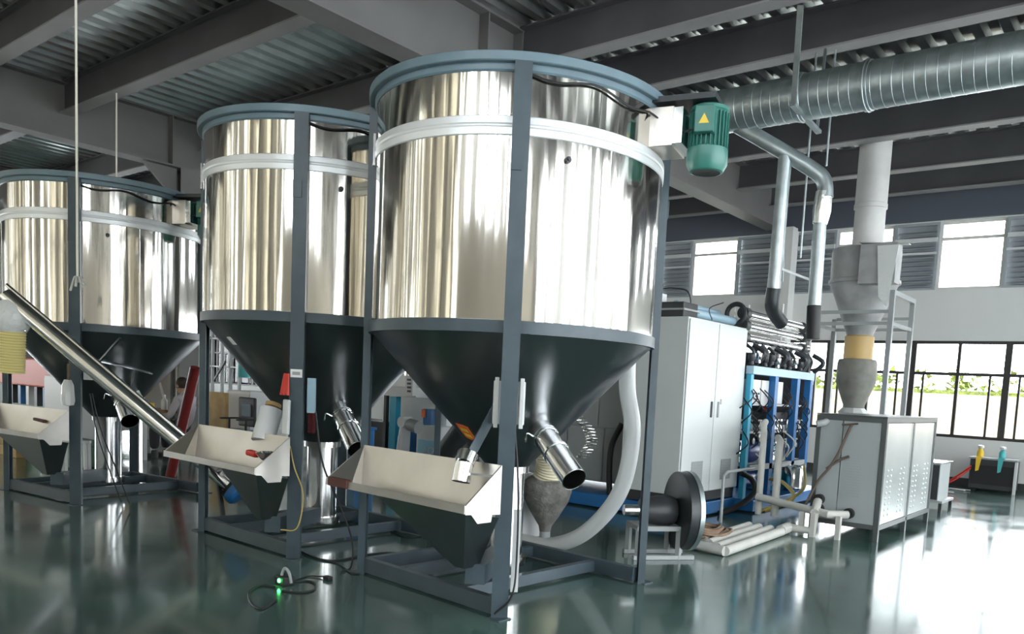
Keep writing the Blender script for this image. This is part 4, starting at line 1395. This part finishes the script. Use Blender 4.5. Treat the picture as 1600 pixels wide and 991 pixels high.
a, b = at(40, 730, 'Y', 4.3), at(112, 690, 'Y', 4.3)
MB().box(a.x, b.x, 4.3, 4.8, 0.01, .30).build('body', 'dgreen', t, bevel=.02)
MB().box(a.x-.02, b.x+.02, 4.28, 4.82, .30, .33).build('rim', 'dgreen', t)
a = at(78, 715, 'Y', 4.15)
tag(MB().lathe([(0, -.06), (.09, -.05), (.11, .03), (.05, .1), (0, .08)], (a.x, a.y, .07), 9).build('film_bundle', 'plastic', None, True), 'crumpled clear film bundle in front of the green crate', 'bundle')
for k, (w_, dx) in enumerate(((.62, 0), (.58, .02), (.6, -.03), (.55, .0))):
    a = at(10, 725, 'Y', 4.2)
    tag(MB().box(a.x-.5+dx, a.x-.5+dx+w_+.25, 4.2, 4.65, .15*k+.001*k, .15*k+.148).build('carton', 'tan', None, bevel=.01),
        ('kraft carton at the far left edge, lowest of its stack', 'kraft carton at the far left edge, second from the bottom', 'kraft carton at the far left edge, third from the bottom', 'kraft carton at the far left edge, topmost of its stack')[k], 'carton', 'stacked kraft cartons')
t = thing('folding_trestle', 'low white trestle behind the leg of leftmost silo', 'trestle', (-9.9, 4.1, 0))
for px1 in (97, 103, 134, 140):
    a = at(px1, 745, 'Z', 0)
    MB().bar((a.x, a.y, 0), (a.x-.02, a.y, .42), .035, .035).build('leg', 'whitep', t)
a, b = at(97, 745, 'Z', 0), at(140, 745, 'Z', 0)
MB().bar((a.x-.05, a.y, .43), (b.x+.03, b.y, .43), .06, .03).build('top_bar', 'whitep', t)

# desk, person, chair
t = thing('work_desk', 'brown desk with yellow trays behind the silos at left', 'desk', (-12.3, 5.7, 0))
DX0, DX1, DY0, DY1 = -14.2, -12.1, 5.55, 6.15
MB().box(DX0, DX1, DY0, DY1, .70, .74).build('desktop', 'wood', t)
for xx in (DX0+.02, DX1-.08, -13.0):
    for yy in (DY0+.02, DY1-.08):
        MB().box(xx, xx+.05, yy, yy+.05, 0, .70).build('leg', 'whitep', t)
MB().box(DX0, DX0+.3, DY0+.05, DY1, .3, .7).build('drawer_unit', 'whitep', t)
for xx, lab in ((-13.5, 'yellow tray on the desk, the left one'), (-12.7, 'yellow tray on the desk, beside the seated person')):
    b = thing('parts_tray', lab, 'tray', (xx, 5.7, .74))
    MB().box(xx-.2, xx+.2, 5.6, 5.9, .742, .76).box(xx-.2, xx+.2, 5.6, 5.62, .76, .83).box(xx-.2, xx+.2, 5.88, 5.9, .76, .83).box(xx-.2, xx-.18, 5.62, 5.88, .76, .83).box(xx+.18, xx+.2, 5.62, 5.88, .76, .83).build('tray_body', 'ybin', b)
    MB().box(xx-.15, xx+.12, 5.65, 5.85, .762, .85).build('contents', 'whitep', b)
for xx, m_, lab in ((-13.1, 'purple', 'purple bottle on the desk'), (-12.3, 'whitep', 'white bottle on the desk')):
    tag(MB().lathe([(0, .742), (.045, .742), (.045, .88), (.018, .92), (.018, .97), (0, .97)], (xx, 5.95, 0), 12).build('bottle', m_, None, True), lab, 'bottle')
t = thing('grey_partition', 'grey upright partition panel behind the desk', 'partition', (-13.5, 7, 0))
a, b = at(250, 640, 'Y', 7.2), at(276, 560, 'Y', 7.2)
MB().box(a.x-.6, b.x, 7.2, 7.25, 0, 1.75).build('panel', 'grey', t)
MB().box(b.x, b.x+.04, 7.19, 7.26, 0, 1.77).build('edge_post', 'whitep', t)
MB().bar(at(247, 590, 'Y', 7.1), at(258, 628, 'Y', 7.1), .03, .03).build('stay', 'whitep', t)


def person(hx, hy, hz):
    """seated person seen from behind; hx,hy head centre, hz head top height"""
    root = thing('person', 'person in a lilac-grey shirt seated at the desk, seen from behind', 'person', (hx, hy, 0))
    # facing +y-ish toward the desk on the left: direction f
    f = V(-.8, -.35, 0).normalized()
    s = V(-f.y, f.x, 0)
    sh = hz-.30
    P = lambda u, v, z: V(hx, hy, 0)+f*u+s*v+V(0, 0, z)
    def skin(name, joints, edges, m, levels=2):
        me = bpy.data.meshes.new(name)
        me.from_pydata([p-V(hx, hy, 0) for p, r in joints], edges, [])
        o = bpy.data.objects.new(name, me)
        col.objects.link(o)
        o.parent = root
        md = o.modifiers.new('skin', 'SKIN')
        for i, (p, r) in enumerate(joints):
            sv = me.skin_vertices[0].data[i]
            sv.radius = r if isinstance(r, tuple) else (r, r)
            sv.use_root = (i == 0)
        md.use_smooth_shade = True
        o.modifiers.new('sub', 'SUBSURF').levels = levels
        o.modifiers['sub'].render_levels = levels
        me.materials.append(M[m])
        return o
    J = [(P(-.02, 0, .52), (.15, .12)), (P(-.03, 0, .66), (.14, .11)), (P(-.02, 0, .82), (.16, .11)), (P(.0, 0, sh-.03), (.15, .10)), (P(.02, 0, sh+.05), .055), (P(.04, 0, sh+.10), .05),
         (P(0, .17, sh-.03), .065), (P(.08, .24, sh-.28), .05), (P(.32, .18, sh-.26), .04),
         (P(0, -.17, sh-.03), .065), (P(.08, -.24, sh-.28), .05), (P(.32, -.16, sh-.26), .04),
         (P(.10, .10, .50), .095), (P(.45, .12, .50), .075), (P(.45, .12, .12), .05),
         (P(.10, -.10, .50), .095), (P(.45, -.12, .50), .075), (P(.45, -.12, .12), .05)]
    E = [(0, 1), (1, 2), (2, 3), (3, 4), (4, 5), (3, 6), (6, 7), (7, 8), (3, 9), (9, 10), (10, 11), (0, 12), (12, 13), (13, 14), (0, 15), (15, 16), (16, 17)]
    skin('body', J, E, 'shirt')
    hc = P(.07, 0, hz-.115)
    hm = MB().lathe([(0, -.125), (.045, -.115), (.065, -.07), (.078, 0), (.078, .045), (.06, .09), (.03, .11), (0, .115)], hc, 20)
    hd = hm.build('head', 'skin', root, True)
    MB().tube([hc+f*.075+V(0, 0, .0), hc+f*.10+V(0, 0, -.02), hc+f*.08+V(0, 0, -.03)], [.008, .014, .01], 8).build('nose', 'skin', hd, True)
    for q in (-1, 1):
        MB().lathe_dir([(-.01, .018), (.012, .026), (.016, .01)], hc+s*(q*.075)+V(0, 0, -.005), s*q, 10).build('ear', 'skin', hd, True)
        MB().lathe_dir([(0, .011), (.006, .006)], hc+f*.072+s*(q*.03)+V(0, 0, .012), f, 8).build('eye', 'dark', hd)
    MB().bar(hc+f*.072-s*.022+V(0, 0, -.06), hc+f*.072+s*.022+V(0, 0, -.06), .008, .008).build('mouth', 'dred', hd)
    MB().lathe([(.085, -.04), (.092, 0), (.092, .05), (.072, .10), (.035, .125), (0, .13)], hc-f*.014, 20).build('hair', 'hair', root, True)
    for q in (-1, 1):
        e = P(.32, q*.17, sh-.26)
        hn = MB().tube([e, e+f*.05, e+f*.10], [.028, .036, .03], 10).build('hand', 'skin', root, True)
        fg = MB()
        for k in range(4):
            b0 = e+f*.10+s*((k-1.5)*.018)
            L_ = (.065, .075, .07, .055)[k]
            fg.tube([b0, b0+f*L_*.55, b0+f*L_+V(0, 0, -.015)], [.009, .008, .006], 6)
        b0 = e+f*.03-s*q*.03
        fg.tube([b0, b0+f*.03-s*q*.02, b0+f*.06-s*q*.025], [.011, .01, .007], 6)
        fg.build('fingers', 'skin', hn, True)
        k_ = P(.45, q*.12, .0)
        MB().lathe([(.05, 0), (.055, .04), (.05, .10), (.04, .11)], k_, 12).add([], []).build('boot', 'dark', root, True)
        MB().bar(k_+V(0, 0, .035), k_+f*.16+V(0, 0, .03), .085, .06).build('shoe', 'dark', root, bevel=.02)
    tr = [(P(.0, 0, .49), (.15, .13)), (P(.11, .10, .50), .11), (P(.45, .12, .50), .09), (P(.45, .12, .12), .065), (P(.11, -.10, .50), .11), (P(.45, -.12, .50), .09), (P(.45, -.12, .12), .065)]
    skin('trousers', tr, [(0, 1), (1, 2), (2, 3), (0, 4), (4, 5), (5, 6)], 'trouser')
    return root


hp_ = at(290, 605, 'Y', 6.15)
person(hp_.x, hp_.y, 1.24)
t = thing('stool', 'low stool under the seated person', 'stool', (hp_.x, hp_.y, 0))
MB().lathe([(0, .34), (.17, .34), (.18, .36), (.17, .385), (0, .39)], (hp_.x, hp_.y, 0), 20).build('seat', 'orange', t, True)
for k in range(4):
    a = k*PI/2+.6
    MB().bar((hp_.x+.17*math.cos(a), hp_.y+.17*math.sin(a), 0), (hp_.x+.12*math.cos(a), hp_.y+.12*math.sin(a), .34), .025, .025).build('leg', 'dark', t)

# leaning red pole
a, b = at(304, 580, 'Y', 5.0), at(280, 685, 'Y', 5.0)
dd = (b-a)
b2 = a+dd*((a.z)/(-dd.z))
b2 = V(b2.x, b2.y, .0)
tag(MB().cyl(a+(a-b)*.05, b2+V(0, 0, .0), .06, n=18).build('leaning_pole', 'dred', None, True), 'dark red pole leaning beside the middle silo leg', 'pole')

t = thing('office_chair', 'black office chair with blue-grey cushions behind the middle silo', 'chair', tuple(at(370, 690, 'Y', 6.8).xy)+(0,))
a = at(371, 655, 'Y', 6.8)
cx_, cy_ = a.x, 6.8
MB().box(cx_-.24, cx_+.22, cy_+.15, cy_+.20, .52, .98).build('backrest', 'black', t, bevel=.02)
MB().box(cx_-.12, cx_+.14, cy_+.13, cy_+.15, .68, .88).build('back_pad', 'gbox', t, bevel=.01)
MB().box(cx_-.22, cx_+.22, cy_-.25, cy_+.18, .42, .48).build('seat', 'gbox', t, bevel=.02)
MB().cyl((cx_, cy_, .08), (cx_, cy_, .42), .03).build('column', 'dark', t)
for k in range(5):
    an = k*2*PI/5
    MB().bar((cx_, cy_, .09), (cx_+.27*math.cos(an), cy_+.27*math.sin(an), .07), .04, .03).build('base_arm', 'black', t)
    MB().lathe_dir([(-.02, .035), (.02, .035)], (cx_+.27*math.cos(an), cy_+.27*math.sin(an), .036), (-math.sin(an), math.cos(an), 0), 12).build('caster', 'black', t)
for s_ in (-1, 1):
    MB().bar((cx_+s_*.24, cy_-.15, .64), (cx_+s_*.24, cy_+.15, .64), .04, .025).build('armrest', 'black', t)
    MB().bar((cx_+s_*.24, cy_, .45), (cx_+s_*.24, cy_, .64), .02, .03).build('arm_post', 'black', t)
t = thing('white_cabinet_box', 'bright white box cabinet behind the black office chair', 'cabinet', (-12, 7.4, 0))
a, b = at(355, 640, 'Y', 7.3), at(391, 612, 'Y', 7.3)
MB().box(a.x, b.x, 7.3, 7.8, 0, b.z).build('body', 'whitep', t, bevel=.01)
MB().box(a.x+.02, b.x-.02, 7.29, 7.3, .1, b.z-.05).build('door', 'whitep', t)
t = thing('cream_panel_stack', 'cream flat panels leaning left of the office chair', 'panel', (-12.3, 6.9, 0))
a, b = at(327, 655, 'Y', 7.0), at(352, 614, 'Y', 7.0)
MB().box(a.x, b.x, 7.0, 7.06, .1, b.z).build('panel', 'tan', t)
MB().box(a.x, b.x+.02, 6.98, 7.08, .0, .1).build('base_strip', 'dark', t)
t = thing('drum_and_shelf', 'teal tank on a pale rack seen left of the middle silo cone', 'tank', (-16, 9.5, 0))
a, b = at(376, 590, 'Y', 9.6), at(388, 565, 'Y', 9.6)
MB().cyl(((a.x+b.x)/2, 9.6, a.z), ((a.x+b.x)/2, 9.6, b.z), (b.x-a.x)/2, n=20).build('tank', 'teal', t, True)
for x_ in (330, 345, 358, 372):
    q = at(x_, 600, 'Y', 9.9)
    MB().box(q.x-.03, q.x+.03, 9.9, 9.96, 0, 2.6).build('post', 'grey', t)
q0, q1 = at(330, 600, 'Y', 9.93), at(390, 600, 'Y', 9.93)
for z in (.8, 1.45, 2.1):
    MB().box(q0.x, q1.x, 9.9, 10.3, z, z+.03).build('shelf', 'whitep', t)
MB().bar(at(352, 565, 'Y', 9.85), at(334, 595, 'Y', 9.85), .04, .04).build('brace', 'dark', t)
# blue-grey machine seen between the middle silo chute and front silo leg
t = thing('blue_bin', 'small blue bin seen past the middle silo chute', 'bin', (-8, 6, 0))
a, b = at(536, 690, 'Y', 6.4), at(556, 672, 'Y', 6.4)
MB().box(a.x, b.x, 6.4, 6.7, 0, b.z).build('bin_body', 'blue', t, bevel=.01)
MB().box(a.x-.02, b.x+.02, 6.38, 6.72, b.z, b.z+.03).build('bin_rim', 'blue', t)
t = thing('pipe_fitting_stand', 'white pipe fitting on a dark stand right of the middle silo', 'fitting', (-6.6, 5, 0))
a = at(538, 692, 'Y', 5.2)
MB().tube(spline([(a.x-.1, 5.2, a.z+.1), (a.x, 5.2, a.z), (a.x+.05, 5.2, a.z-.08)], 5), .05, 14).build('fitting', 'whitep', t, True)
MB().box(a.x-.03, a.x+.03, 5.17, 5.23, 0, a.z-.08).build('stand', 'dark', t)
